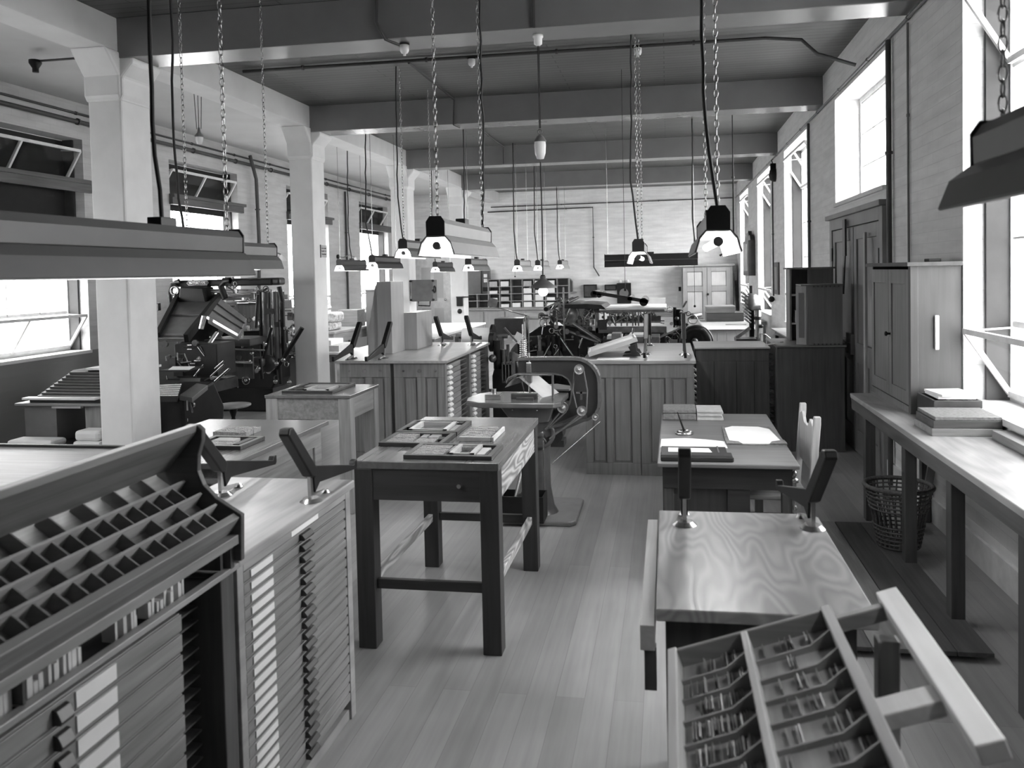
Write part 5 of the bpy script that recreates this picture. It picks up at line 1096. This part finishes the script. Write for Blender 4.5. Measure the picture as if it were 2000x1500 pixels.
hw = part('handwheel', MB().ring((X(1067),11.7,Zz(1067,628)), .055, .007, 'y', 24, 6), M_STEEL, t); part('wheel_handle', MB().tube([(X(1067),11.72,Zz(1067,630)), (X(1064),11.7,Zz(1064,650))], .008), M_STEEL, hw)
part('paper_tube', MB().cyl(Q(1024,617,11.8), Q(1052,618,11.8), .05, None, 16), M_PAPER, t)
part('ink_roller', MB().cyl(Q(1075,622,11.8), Q(1102,624,11.8), .045, None, 16), M_STEEL, t)
rr = random.Random(11)
for k in range(9):
    u = 1066+5.2*k; part('ink_roller', MB().cyl(Q(u, 604-1.6*k, 11.8), Q(u+8, 598-1.6*k, 11.8)+Vector((0,.9,0)), .022+.012*(k % 3 == 0), None, 10), PM if k % 2 else M_IRON, t)
for u, v, r in ((1058,617,.05), (1082,612,.07), (1160,609,.075), (1105,590,.05), (1092,585,.04), (1145,612,.05)):
    gw = part('gear', MB().wheel(Q(u,v,11.82), r, .04, 'y', 5, .014, .016), PM, t)
for k, u in enumerate((1135,1143,1152,1161)): part('bearing', MB().box(X(u)-.02, X(u)+.02, 11.72, 11.8, Zz(u,632), Zz(u,622)), PM, t, .004).name
for k, (a, b) in enumerate((((1142,622),(1152,610)), ((1150,624),(1160,612)), ((1200,630),(1222,618)), ((1190,612),(1212,611)), ((1225,608),(1232,622)), ((1250,610),(1262,628)), ((1268,622),(1275,606)))):
    part('link_rod', MB().cyl(Q(*a,11.74), Q(*b,11.74), .014), M_STEEL, t)
for k in range(8): u = 1182+11*k; part('gripper', MB().box(X(u)-.01, X(u)+.01, 11.76, 11.80, 1.10, 1.30), PM, t)
for k in range(8): u = 1186+11*k; part('cam', MB().ball(Q(u, 610+(k*7) % 9, 11.76), .022+.01*(k % 2), 8), M_STEEL if k % 3 else PM, t)
part('cross_rail', MB().box(X(1180), X(1290), 11.78, 11.82, 1.14, 1.16).box(X(1180), X(1290), 12.6, 12.64, 1.10, 1.2), PM, t)
part('grey_guard', MB().box(X(1146), X(1172), 11.86, 11.88, 1.20, 1.40), plain('guard_grey', .35, .4), t)
part('white_drum_end', MB().cyl((X(1138),11.84,1.29), (X(1138),11.87,1.29), .075, None, 20), M_PAPER, t)
for a, b, r in (((1120,632),(1175,668),.028), ((1112,648),(1170,669),.022), ((1088,650),(1122,699),.016), ((1084,655),(1060,700),.012)): part('drive_belt', MB().cyl(Q(*a,11.65), Q(*b,11.5), r, None, 6), PM if r > .02 else M_STEEL, t)
for k, (u, r) in enumerate(((1054,.03), (1071,.035), (1080,.03), (1092,.012), (1129,.012))): part('frame_post', MB().cyl(Q(u,655,11.6), (X(u,655,11.6),11.6,0), r, None, 8), M_STEEL if k in (0,) else M_IRON, t)
part('big_gear', MB().lathe((X(1050),11.72,.55), [(.30,-.03), (.42,-.03), (.42,.03), (.30,.03), (.30,-.03)], 32, 'y'), M_IRON2, t)
part('step_plate', MB().box(X(1180,658,11.4), X(1240,658,11.4), 11.1, 11.6, Zz(1200,664,11.3), Zz(1200,661,11.3)), M_IRON2, t); part('step_leg', MB().box(X(1190,658,11.4), X(1196,658,11.4), 11.3, 11.35, 0, Zz(1200,664,11.3)).box(X(1230,658,11.4), X(1236,658,11.4), 11.3, 11.35, 0, Zz(1200,664,11.3)), M_IRON2, t)
part('fly_post', MB().cyl((X(1107,560),11.6,Zz(1107,560)), (X(1107,560),11.6,.9), .012), PM, t)
PRESS = t
solo('paper_stack', MB().box(X(1188,655,11.4), X(1216,655,11.4), 11.15, 11.5, Zz(1200,661,11.3)+.002, Zz(1200,661,11.3)+.05), M_PAPER, 'white sheets on the step plate beside the sloping tray', 'papers')
t = thing('black_case', 'flat black rectangular case standing on a post behind the jig saw', 'case', (-2.35, 11.3, 0))
p, q = Q(966,622,11.3), Q(1023,654,11.3)
part('case_body', MB().box(p.x, q.x, 11.25, 11.6, q.z, p.z), M_IRON2, t, .015); part('side_trim', MB().box(q.x, q.x+.012, 11.24, 11.6, q.z-.02, p.z+.01), M_STEEL, t)
part('feed_arm', MB().bar(Q(962,598,11.3), Q(1030,617,11.3), .02, .015), PM, t); part('arm_blade', MB().obox(Q(962,591,11.3), (.13,.02,.12), Matrix.Rotation(.25, 3, 'Y')), PM, t)
part('post', MB().cyl((q.x+.03,11.3,0), (q.x+.03,11.3,p.z+.03), .014).cyl((q.x+.07,11.3,0), (q.x+.07,11.3,p.z+.03), .010), M_STEEL, t)
part('stand_leg', MB().box(p.x+.05, p.x+.09, 11.35, 11.42, 0, q.z).box(q.x-.1, q.x-.06, 11.35, 11.42, 0, q.z), M_IRON, t)
t = thing('trim_saw', 'cast iron saw bench with dark guard and a slotted rack beside the left cabinets', 'saw', (-2.0, 9.9, 0))
Y2 = 9.9
part('machine_body', MB().prism([(X(960,700,Y2),0), (X(960,700,Y2),.62), (X(968,700,Y2),.80), (X(985,700,Y2),.86), (X(1010,700,Y2),.80), (X(1022,700,Y2),.45), (X(1020,700,Y2),0)], 'y', 9.9, 10.5), PG, t, .02)
for u, v, r, h in ((972,672,.05,.3), (985,690,.03,.35), (993,680,.02,.3), (1003,695,.025,.2)): p = Q(u, v, 9.85); part('upright_tube', MB().cyl((p.x,9.82,p.z-h), (p.x,9.82,p.z+.05), r), PM if r < .04 else M_IRON, t)
part('guard_disc', MB().cyl(Q(962,668,9.9)-Vector((.03,0,0)), Q(962,668,9.9)+Vector((.03,0,0)), .12, None, 22), M_IRON, t); part('knob', MB().ball(Q(962,700,9.72), .05), PM, t)
rk = [Q(981,712,9.6), Q(1000,740,9.6)]
m = MB().box(rk[0].x, rk[1].x, 9.6, 9.64, rk[1].z-.05, rk[1].z-.03).box(rk[0].x, rk[1].x, 9.6, 9.64, rk[0].z, rk[0].z+.02)
for k in range(4): xx = rk[0].x+(rk[1].x-rk[0].x)*k/3; m.box(xx-.006, xx+.006, 9.6, 9.8, rk[1].z-.05, rk[0].z+.02)
part('slotted_rack', m, PM, t)
part('lever', MB().bar(Q(985,640,9.8), Q(1010,668,9.8), .03, .02), PM, t)
solo('paper_tag', MB().obox(Q(1012,660,10.2), (.10,.004,.13), Matrix.Rotation(.5, 3, 'Y')), M_PAPER, 'tilted white card stuck on the machinery left of the press', 'card')

# ------------------------------------------------ platen press
PLATEN = t = thing('platen_press', 'small black platen press with a big flywheel behind the right back worktop', 'press', (.25, 12.4, 0))
Y = 12.3
w_ = part('flywheel', MB().lathe((X(1356,660,Y),12.1,Zz(1356,664,Y)), [(.13,-.02), (.16,-.03), (.225,-.03), (.225,.03), (.16,.03), (.13,.02), (.001,.012), (.001,-.012), (.13,-.02)], 34, 'y'), PG, t); part('hub', MB().ball((X(1356,660,Y),12.06,Zz(1356,664,Y)), .05), PM, w_)
part('wheel_guard', MB().ring((X(1358,660,Y),12.0,Zz(1358,664,Y)), .235, .012, 'y', 34, 6), PM, t)
part('frame', MB().prism([(X(1305,600,Y),0), (X(1310,600,Y),.6), (X(1314,600,Y),1.0), (X(1318,600,Y),1.32), (X(1334,600,Y),1.30), (X(1342,600,Y),.95), (X(1372,600,Y),.85), (X(1375,600,Y),0)], 'y', 12.25, 12.75), PG, t, .015)
part('platen', MB().bar(Q(1285,656,11.9), Q(1326,638,11.9), .5, .03, (0,1,0)) if False else MB().prism([(X(1283),Zz(1283,655)), (X(1326),Zz(1326,636)), (X(1326),Zz(1326,639)), (X(1283),Zz(1283,659))], 'y', 11.6, 12.1), M_STEEL, t)
part('handwheel', MB().ring((X(1353,623,Y),12.15,Zz(1353,623,Y)), .062, .008, 'y', 22, 6), M_STEEL, t); part('ink_disc', MB().cyl(Q(1352,618,12.3), Q(1368,616,12.3)+Vector((0,.2,0)), .04), PM, t)
for a, b, r in (((1318,600),(1320,655),.03), ((1326,604),(1330,650),.04), ((1334,600),(1341,588),.015), ((1312,668),(1340,655),.03), ((1295,672),(1312,655),.03), ((1300,660),(1285,672),.025)): part('link_rod', Cy(MB(), *a, *b, 12.2, r), M_IRON if r > .02 else PM, t)
for u, v in ((1330,612), (1322,622), (1332,628), (1338,640), (1300,668)): part('fitting', MB().ball(Q(u,v,12.15), .03, 8), PM, t)
# machine bed between the presses
t = thing('proof_press', 'low grey machine bed with white sheets between the two presses', 'press', (-.3, 11.2, 0))
Y = 11.0
part('bed', MB().box(X(1216,650,Y), X(1288,650,Y), 11.0, 11.6, .88, 1.0), PM, t, .01); part('pedestal', MB().box(X(1225,650,Y), X(1280,650,Y), 11.05, 11.55, 0, .88), PG, t, .01); part('guide_rail', MB().box(X(1228,650,Y), X(1265,650,Y), 11.05, 11.5, 1.001, 1.03), M_PAPER, t); part('lever', MB().cyl(Q(1237,640,11.0), Q(1234,660,11.0), .012), M_STEEL, t)
solo('wooden_crate', MB().box(X(1197,650,11.9)-.0, X(1228,650,11.9), 11.0, 11.3, .1, .1+.001) if False else MB().box(X(1198,640,10.9)-.02, X(1213,640,10.9), 10.8, 11.05, 0, 1.07), M_OAKX, 'plain brown box standing left of the low machine bed', 'box', bev=.004)

linkage(PRESS, [(1060,590,1110,640,11.6,11.75), (1180,608,1295,632,11.7,11.8), (1015,640,1165,700,11.5,11.8), (1130,600,1180,645,11.7,11.8), (1165,640,1290,690,11.8,11.88)], 12, 85)
linkage(PLATEN, [(1300,600,1345,670,12.05,12.2), (1288,650,1320,675,12.0,12.2)], 13, 24)
# ------------------------------------------------ tall ribbed machine by the right wall
t = thing('stitching_machine', 'tall machine with a stack of ribbed plates and steel post by far right windows', 'machine', (1.3, 13.0, 0))
Y = 13.0
for k in range(8):
    p = Q(1457+.5*k, 576+7.2*k, Y); r = .085-.004*k
    part('ribbed_plate', MB().lathe((0,0,0), [(.001,-.012), (r,-.02), (r+.01,0), (r,.014), (.001,.008)], 14) if False else MB(Matrix.Translation(p) @ Matrix.Rotation(.6, 4, 'Y')).lathe((0,0,0), [(.001,-.014), (r,-.02), (r+.008,0), (r,.012), (.001,.008)], 14), PM, t)
part('head', MB().lathe(Q(1468,592,Y), [(.07,-.1), (.10,-.05), (.11,.05), (.10,.12), (.05,.15), (.001,.15)], 16), PM, t)
part('head_arm', MB().box(X(1466,600,Y), X(1487,600,Y), 12.9, 13.1, Zz(1475,606,Y), Zz(1475,596,Y)), PM, t, .02)
part('steel_post', MB().cyl((X(1480,620,Y),12.95,0), (X(1480,620,Y),12.95,Zz(1480,600,Y)), .045, None, 16), M_STEEL, t); part('collar', MB().cyl((X(1480,620,Y),12.95,Zz(1480,624,Y)), (X(1480,620,Y),12.95,Zz(1480,618,Y)), .06, None, 16), M_IRON, t)
part('back_post', MB().box(X(1464,620,Y), X(1473,620,Y), 13.0, 13.1, 0, Zz(1470,590,Y)), M_IRON, t)
part('knob', MB().ball(Q(1487,637,12.9), .03), M_IRON, t); part('finial', MB().box(X(1464,562,Y), X(1469,562,Y), 12.98, 13.05, Zz(1466,580,Y), Zz(1466,558,Y)), M_IRON, t)
part('work_arm', MB().bar(Q(1438,660,12.8), Q(1465,640,12.8), .06, .05), PM, t); part('work_tray', MB().box(X(1436,664,12.8), X(1475,664,12.8), 12.6, 13.0, Zz(1450,666,12.8), Zz(1450,660,12.8)), M_IRON2, t)
part('looped_rail', MB().tube([Q(1484,665,12.8), Q(1485,652,12.8), Q(1495,653,12.8), Q(1508,664,12.8)], .01), M_STEEL, t)

# ================================================================ LINE CASTING MACHINES ON THE LEFT
lcm = t = thing('line_casting_machine', 'big black line casting machine with a slanted magazine and nameplate behind the first column', 'typesetting machine', (-5.6, 9.6, 0))
MG = plain('magazine_metal', .22, .3, .6, noise=.12)
Y = 9.6
base = [Q(420,700,11.1).x, Q(560,700,11.3).x]
part('base_frame', MB().prism([(base[0],0), (base[0]-.05,.45), (base[0]+.1,.85), (base[1]-.2,.95), (base[1]+.02,.80), (base[1]+.05,0)], 'y', 10.75, 11.25), M_IRON, t, .02)
part('main_column', MB().prism([(X(500,600),.6), (X(505,600),1.5), (X(512,600),1.82), (X(552,600),1.80), (X(562,600),1.4), (X(566,600),.6)], 'y', 9.8, 10.05), M_IRON, t, .03)
for u, r in ((512,.035), (522,.06), (540,.05), (553,.03)): p = Q(u, 600, 9.7); part('vertical_tube', MB().cyl((p.x,9.68,.85), (p.x,9.68,1.72), r), M_IRON if r < .05 else M_GREYIRON, t)
A_, B_, C_, D_ = Q(350,578,10.0), Q(432,578,10.0), Q(364,660,8.75), Q(308,660,8.75)
nn = (B_-A_).cross(D_-A_).normalized()*.05
mag = part('magazine', MB().add([A_,B_,C_,D_,A_+nn,B_+nn,C_+nn,D_+nn], [(0,1,2,3),(7,6,5,4),(0,4,5,1),(1,5,6,2),(2,6,7,3),(3,7,4,0)]), MG, t, .006)
lerp = lambda a, b, f: a+(b-a)*f
for f in (.02, .5, .95): part('magazine_rib', MB().bar(lerp(A_,D_,f)-nn*.2, lerp(B_,C_,f)-nn*.2, .02, .02), M_GREYIRON, mag)
part('magazine_rail', MB().bar(B_-nn*.3, C_-nn*.3+Vector((0,0,-.02)), .05, .10), M_IRON, t); part('magazine_rail', MB().bar(A_-nn*.3, D_-nn*.3, .05, .10), M_IRON, t)
part('rear_magazine', MB().add([A_+Vector((.05,.3,-.1)),B_+Vector((.05,.3,-.1)),C_+Vector((.1,.3,-.1)),D_+Vector((.1,.3,-.1)),A_+Vector((.05,.35,-.2)),B_+Vector((.05,.35,-.2)),C_+Vector((.1,.35,-.2)),D_+Vector((.1,.35,-.2))], [(0,1,2,3),(7,6,5,4),(0,4,5,1),(1,5,6,2),(2,6,7,3),(3,7,4,0)]), M_IRON, t)
a, b = Q(338,556,10.0), Q(545,556,10.0)
part('distributor_beam', MB().box(a.x, b.x-.1, 10.0, 10.14, 1.80, 1.89), M_IRON, t, .02); part('beam_cover', MB().box(b.x-.75, b.x, 10.02, 10.2, 1.80, 1.90), M_IRON2, t, .03)
for v, r, mm in ((566,.014,M_STEEL), (570,.02,M_BRIGHT), (575,.012,M_STEEL), (580,.012,M_STEEL)): part('distributor_screw', MB().cyl(Q(346,v,9.95), Q(532,v+1,9.95), r, None, 10), mm, t)
p = Q(342,568,9.9); part('end_bearing', MB().ring(p, .055, .02, 'y', 18, 8), M_STEEL, t); part('beam_arm', MB().tube([Q(334,600,9.95), Q(331,570,9.95), Q(336,553,9.95), Q(350,548,9.95)], .03, 8), M_GREY, t)
p0, p1 = Q(364,549,9.97), Q(408,557,9.97)
npz = (p0.z+p1.z)/2; npx = (p0.x+p1.x)/2
bd = part('nameplate', MB().prism([(p0.x,npz), (p0.x+.03,p0.z), (p1.x-.03,p0.z), (p1.x,npz), (p1.x-.03,p1.z), (p0.x+.03,p1.z)], 'y', 9.97, 9.985), M_STEEL, t, .002); part('plate_field', MB().prism([(p0.x+.008,npz), (p0.x+.033,p0.z-.006), (p1.x-.033,p0.z-.006), (p1.x-.008,npz), (p1.x-.033,p1.z+.006), (p0.x+.033,p1.z+.006)], 'y', 9.966, 9.97), M_IRON2, bd)
cu = bpy.data.curves.new('lettering', 'FONT'); cu.body = 'INTERTYPE'; cu.size = .046; cu.extrude = .002; cu.align_x = 'CENTER'; cu.align_y = 'CENTER'; cu.space_character = 1.05
cu.materials.append(M_BRIGHT); tmp = bpy.data.objects.new('tmp', cu); COL.objects.link(tmp); bpy.context.view_layer.update()
lm_ = bpy.data.meshes.new_from_object(tmp.evaluated_get(bpy.context.evaluated_depsgraph_get())); bpy.data.objects.remove(tmp); lt = bpy.data.objects.new('lettering', lm_); COL.objects.link(lt); lt.parent = bd; lt.location = Vector((npx, 9.962, npz)) - t.location; lt.rotation_euler = (PI/2, 0, 0)
# yokes and arms
part('yoke', MB().tube([Q(440,583,9.6), Q(432,560,9.6), Q(438,548,9.6), Q(450,548,9.6)], .04, 8), M_IRON, t); part('yoke', MB().prism([(X(455),Zz(455,549)), (X(476),Zz(476,549)), (X(470),Zz(470,575)), (X(492),Zz(492,580)), (X(492),Zz(492,592)), (X(440),Zz(440,592)), (X(444),Zz(444,580)), (X(462),Zz(462,572))], 'y', 9.6, 9.66), M_GREYIRON, t, .006)
# slanted side magazine box
a, b, c, d = Q(432,583,9.1), Q(482,622,9.1), Q(466,655,8.9), Q(405,620,8.9)
nn = (b-a).cross(d-a).normalized()*.14
sm_ = part('side_magazine', MB().add([a,b,c,d,a+nn,b+nn,c+nn,d+nn], [(0,1,2,3),(7,6,5,4),(0,4,5,1),(1,5,6,2),(2,6,7,3),(3,7,4,0)]), plain('side_magazine_metal', .42, .3, .5), t, .008)
for f in (.30, .62): part('magazine_slot', MB().bar(lerp(a,d,f)-nn*.03, lerp(b,c,f)-nn*.03, .03, .012), M_IRON, sm_)
part('magazine_lip', MB().bar(d-nn*.05, c-nn*.05, .03, .03), M_BRIGHT, sm_)
part('lift_rod', MB().cyl(Q(424,650,8.8), Q(388,703,8.5), .024, .03, 12), M_BRIGHT, t); part('rod_foot', MB().ball(Q(387,704,8.5), .05, 10, .4), M_STEEL, t)
part('short_rod', MB().cyl(Q(399,617,8.8), Q(393,642,8.8), .03), M_BRIGHT, t)
part('front_plate', MB().box(Q(408,0,9.2).x, Q(462,0,9.2).x, 9.3, 9.33, Q(430,742,9.2).z, Q(430,682,9.2).z), M_DARKZ, t); part('plate_trim', MB().cyl(Q(412,736,9.1), Q(460,736,9.1), .015), M_BRIGHT, t)
part('elevator_bar', MB().cyl(Q(430,706,9.1), Q(492,708,9.1), .014), M_BRIGHT, t); part('elevator_bar', MB().cyl(Q(450,682,9.1), Q(517,684,9.1), .010), M_STEEL, t)
part('mid_shelf', MB().box(Q(380,0,9.2).x, Q(470,0,9.2).x, 9.15, 9.7, Q(430,676,9.2).z, Q(430,662,9.2).z), M_IRON2, t, .01)
part('vise_frame', MB().prism([(X(455),.62), (X(462),1.02), (X(466),1.02), (X(468),.45), (X(455),.45)], 'y', 9.0, 9.2), M_GREYIRON, t)
part('body_casting', MB().prism([(Q(418,0,10.2).x,.42), (Q(418,0,10.2).x,1.2), (-5.14,1.2), (-5.12,.55), (-5.2,.42)], 'y', 10.1, 10.5), M_IRON, t, .02); part('copy_shelf', MB().box(Q(300,0,8.0).x, Q(352,0,8.0).x, 7.85, 8.2, .93, .945), M_IRON, t)
w_ = part('handwheel', MB().ring(Q(480,743,9.0), .045, .008, 'y', 16, 6), M_STEEL, t); part('wheel_hub', MB().ball(Q(480,743,9.0), .02), M_STEEL, w_)
part('mould_wheel', MB().lathe(Q(522,710,9.6), [(.001,-.05), (.07,-.05), (.11,-.02), (.11,.03), (.001,.05)], 22, 'y'), M_IRON2, t); part('metal_pot', MB().lathe(Q(500,706,9.5), [(.001,-.1), (.04,-.1), (.06,0), (.06,.1), (.001,.1)], 16, 'x'), M_GREYIRON, t)
for u, v in ((487,705), (540,710), (553,703), (505,720), (538,745), (565,747), (492,690), (450,700), (517,672)): part('fitting', MB().ball(Q(u,v,9.3), .028, 8), M_STEEL, t)
for a, b, r in (((545,560),(552,590),.03), ((504,575),(500,640),.02), ((530,640),(515,700),.02), ((560,690),(540,720),.03), ((560,690),(590,640),.03), ((475,640),(472,700),.012), ((508,700),(512,740),.02), ((545,700),(548,750),.02), ((420,720),(437,705),.012), ((448,720),(420,745),.015), ((380,735),(398,712),.012), ((437,712),(412,735),.012), ((360,690),(372,720),.01)): part('link_rod', Cy(MB(), *a, *b, 9.4 if a[0] > 450 else 8.5, r), M_STEEL if r < .018 else M_IRON, t)
part('assembler_front', MB().box(Q(316,0,8.5).x, Q(400,0,8.5).x, 8.5, 8.9, Q(350,735,8.5).z, Q(350,672,8.5).z), M_IRON, t, .01)
for v in (674, 678, 682): part('slat_plate', MB().box(Q(333,0,8.4).x, Q(342,0,8.4).x, 8.48, 8.5, Q(338,v+1.4,8.45).z, Q(338,v,8.45).z), M_BRIGHT, t)
kb = [Q(312,752,7.7), Q(354,750,7.7), Q(346,775,7.35), Q(300,775,7.35)]
kn = Vector((0,0,-.05)); k_ = part('keyboard', MB().add(kb+[p+kn for p in kb], [(0,1,2,3),(7,6,5,4),(0,4,5,1),(1,5,6,2),(2,6,7,3),(3,7,4,0)]), M_IRON, t)
m = MB()
for i in range(6):
    for j in range(13):
        p = lerp(lerp(kb[0],kb[1],(j+.5)/13), lerp(kb[3],kb[2],(j+.5)/13), (i+.5)/6); m.box(p.x-.007, p.x+.007, p.y-.014, p.y+.014, p.z, p.z+.012)
part('key_caps', m, M_PORC, k_)['kind'] = 'stuff'
kt = [Q(384,748,7.9), Q(406,752,7.9), Q(375,777,7.5), Q(350,772,7.5)]
part('copy_tray', MB().add(kt+[p+kn for p in kt], [(0,1,2,3),(7,6,5,4),(0,4,5,1),(1,5,6,2),(2,6,7,3),(3,7,4,0)]), M_GREYIRON, t, .004)
part('keyboard_base', MB().prism([(7.55,0), (7.5,.70), (8.1,.80), (8.3,.5), (8.2,0)], 'x', Q(300,0,7.9).x, Q(372,0,7.9).x), M_IRON, t, .03)
part('bracket_arm', MB().bar(Q(380,765,8.4), Q(462,745,9.0), .05, .12), M_IRON2, t)
mt = part('motor', MB().cyl(Q(405,810,8.3), Q(425,808,8.3), .12, None, 18), M_IRON, t)
part('floor_step', MB().box(Q(325,0,7.3).x, Q(385,0,7.3).x, 7.2, 7.55, .0, .10), M_IRON2, t)
solo('copy_sheet', MB().prism([(Q(306,0,7.9).x, 7.87), (Q(347,0,7.9).x, 7.87), (Q(350,0,8.1).x, 8.15), (Q(306,0,8.1).x, 8.15)], 'z', .946, .952), M_PAPER, 'white copy sheet lying behind the keyboard of the nearer casting machine', 'paper')
linkage(lcm, [(318,668,405,742,8.46,8.5), (405,655,470,745,9.1,9.25), (470,585,560,690,9.55,9.75), (460,680,568,760,9.9,10.1), (318,778,375,830,7.5,7.7), (420,760,560,785,10.9,11.0), (440,550,545,600,9.7,9.9)], 3, 75)
# second machine behind the second column
t = thing('line_casting_machine', 'farther casting machine mostly hidden behind the second column', 'typesetting machine', (-5.9, 12.6, 0))
Y = 12.4
part('base_frame', MB().box(X(572,700), X(600,700)+.5, 12.3, 13.4, 0, .95), M_IRON, t, .02) if False else part('base_frame', MB().box(-6.9, -5.55, 12.3+1.1, 14.0, 0, .001), M_IRON, t) if False else part('base_frame', MB().prism([(-7.0,0), (-7.0,.9), (-6.3,.95), (-5.75,.8), (-5.7,0)], 'y', 11.4, 12.1), M_IRON, t, .02)
Y = 11.6
part('magazine', MB().box(X(560), X(577), 11.5, 12.1, Zz(568,640), Zz(568,600)), MG, t, .02); part('top_beam', MB().box(-6.9, X(578), 11.5, 11.75, Zz(570,583), Zz(570,574)), M_IRON2, t, .01); part('top_roller', MB().cyl((-6.9,11.45,Zz(570,588)), (X(578),11.45,Zz(570,588)), .03), M_STEEL, t)
part('body_column', MB().box(-6.6, X(578)-.05, 11.5, 12.0, .9, 1.55), M_DARKZ, t, .02)
linkage(t, [(560,600,578,700,11.2,11.45)], 5, 14)
# operator's stool
p = ZP(455, 790, .45)
t = thing('stool', 'low round stool with a pale seat and a screw stem beside the casting machine', 'stool', (p.x, p.y, 0))
part('seat', MB().lathe((p.x,p.y,.42), [(.001,0), (.17,0), (.20,.015), (.20,.03), (.001,.034)], 24), M_PALEX, t); part('stem', MB().lathe((p.x,p.y,.10), [(.03,0), (.02,.12), (.035,.15), (.02,.2), (.05,.3), (.05,.32)], 12), M_IRON, t)
for k in range(4):
    a = PI/4+k*PI/2; part('leg', MB().tube([(p.x,p.y,.16), (p.x+.12*math.cos(a),p.y+.12*math.sin(a),.10), (p.x+.17*math.cos(a),p.y+.17*math.sin(a),.005)], .012), M_IRON, t)
# desk with a ribbed type rack left of the first column
t = thing('rack_desk', 'wooden desk with a ribbed slanting rack on top left of the first column', 'desk', (-5.9, 7.6, 0))
part('desktop', MB().box(-6.42, -5.33, 7.12, 8.1, .68, .705), M_OAKX, t, .004); part('side_pedestal', MB().box(-6.38, -6.02, 7.2, 8.05, .30, .68), M_GREY, t, .004); part('side_pedestal', MB().box(-5.70, -5.37, 7.2, 8.05, .30, .68), M_OAKZ, t, .004)
part('low_shelf', MB().box(-6.45, -5.33, 6.92, 8.05, .275, .298), M_DARKX, t, .003); part('drawer_lip', MB().box(-6.02, -5.70, 7.14, 7.18, .655, .68), M_PALEX, t)
for x in (-6.42, -5.40):
    for y in (6.95, 7.95): part('leg', MB().box(x, x+.06, y, y+.06, 0, .275), M_DARKZ, t)
t = thing('type_rack', 'slanting black rack of ribbed trays with a white lid on the left desk', 'rack', (-5.9, 7.6, .706))
part('rack_body', MB().prism([(7.18,.706), (8.05,.706), (8.05,.955), (7.80,.955), (7.25,.74), (7.18,.735)], 'x', -6.30, -5.50), M_IRON, t, .004)
for k in range(9): f = k/8; part('tray_rib', MB().box(-6.27, -5.55, 7.25+.46*f, 7.265+.46*f, .745+.178*f, .765+.178*f), M_GREYIRON, t)
part('front_tray', MB().box(-6.36, -5.55, 7.15, 7.24, .735, .755), M_PORC, t); part('lid', MB().box(-6.12, -5.45, 7.76, 8.09, .957, .98), M_PAPER, t)
for k, (x, y, z, w_, d_, h, lb) in enumerate(((-6.38,6.95,.299,.50,.22,.07,'crumpled white paper on the low shelf of the left desk'), (-5.66,6.95,.299,.30,.22,.07,'folded white sheets at the right of the low shelf by the first column'), (-5.64,6.96,.370,.26,.20,.10,'soft white bundle on top of the folded sheets by the first column'))):
    solo('paper_bundle', MB().box(x, x+w_, y, y+d_, z, z+h), M_PAPER, lb, 'papers', bev=.03)
t = thing('pale_bench', 'pale topped bench at the left edge just behind the sloping case', 'bench', (-3.55, 3.8, 0)); part('tabletop', MB().box(-4.05, -3.12, 3.3, 4.25, .90, .93), M_PALEX, t, .004); part('back_rail', MB().box(-4.05, -3.12, 4.23, 4.26, .93, .945), M_DARKX, t); part('carcass', MB().box(-4.0, -3.16, 3.36, 4.2, 0, .90), M_OAKX, t)
# gooseneck lamps on the left wall
for yy, lb in ((17.9, 'small goose-neck lamp on the left wall seen beside the second column notice'), (14.25, 'small goose-neck lamp on the left wall left of the second column')):
    t = thing('goose_neck_lamp', lb, 'lamp', (-7.45, yy, 2.3)); part('wall_plate', MB().cyl((-7.499,yy,2.35), (-7.46,yy,2.35), .05), M_IRON, t); part('neck', MB().tube([(-7.46,yy,2.35), (-7.35,yy,2.33), (-7.2,yy,2.38), (-7.08,yy,2.33)], .012), M_GREY, t); part('shade', MB().lathe((-7.06,yy,2.20), [(.11,0), (.07,.06), (.03,.12), (.001,.13)], 16), M_PORC, t)

# ================================================================ LIGHT
w = bpy.data.worlds.new('sky'); SC.world = w; w.use_nodes = True
bg = w.node_tree.nodes['Background']; bg.inputs[0].default_value = (1, 1, 1, 1); bg.inputs[1].default_value = 9.0
vs = SC.view_settings; vs.view_transform = 'Standard'; vs.look = 'None'; vs.gamma = 1; vs.use_curve_mapping = False; vs.exposure = 0.65
SC.cycles.max_bounces = 8; SC.cycles.diffuse_bounces = 5; SC.cycles.sample_clamp_indirect = 6
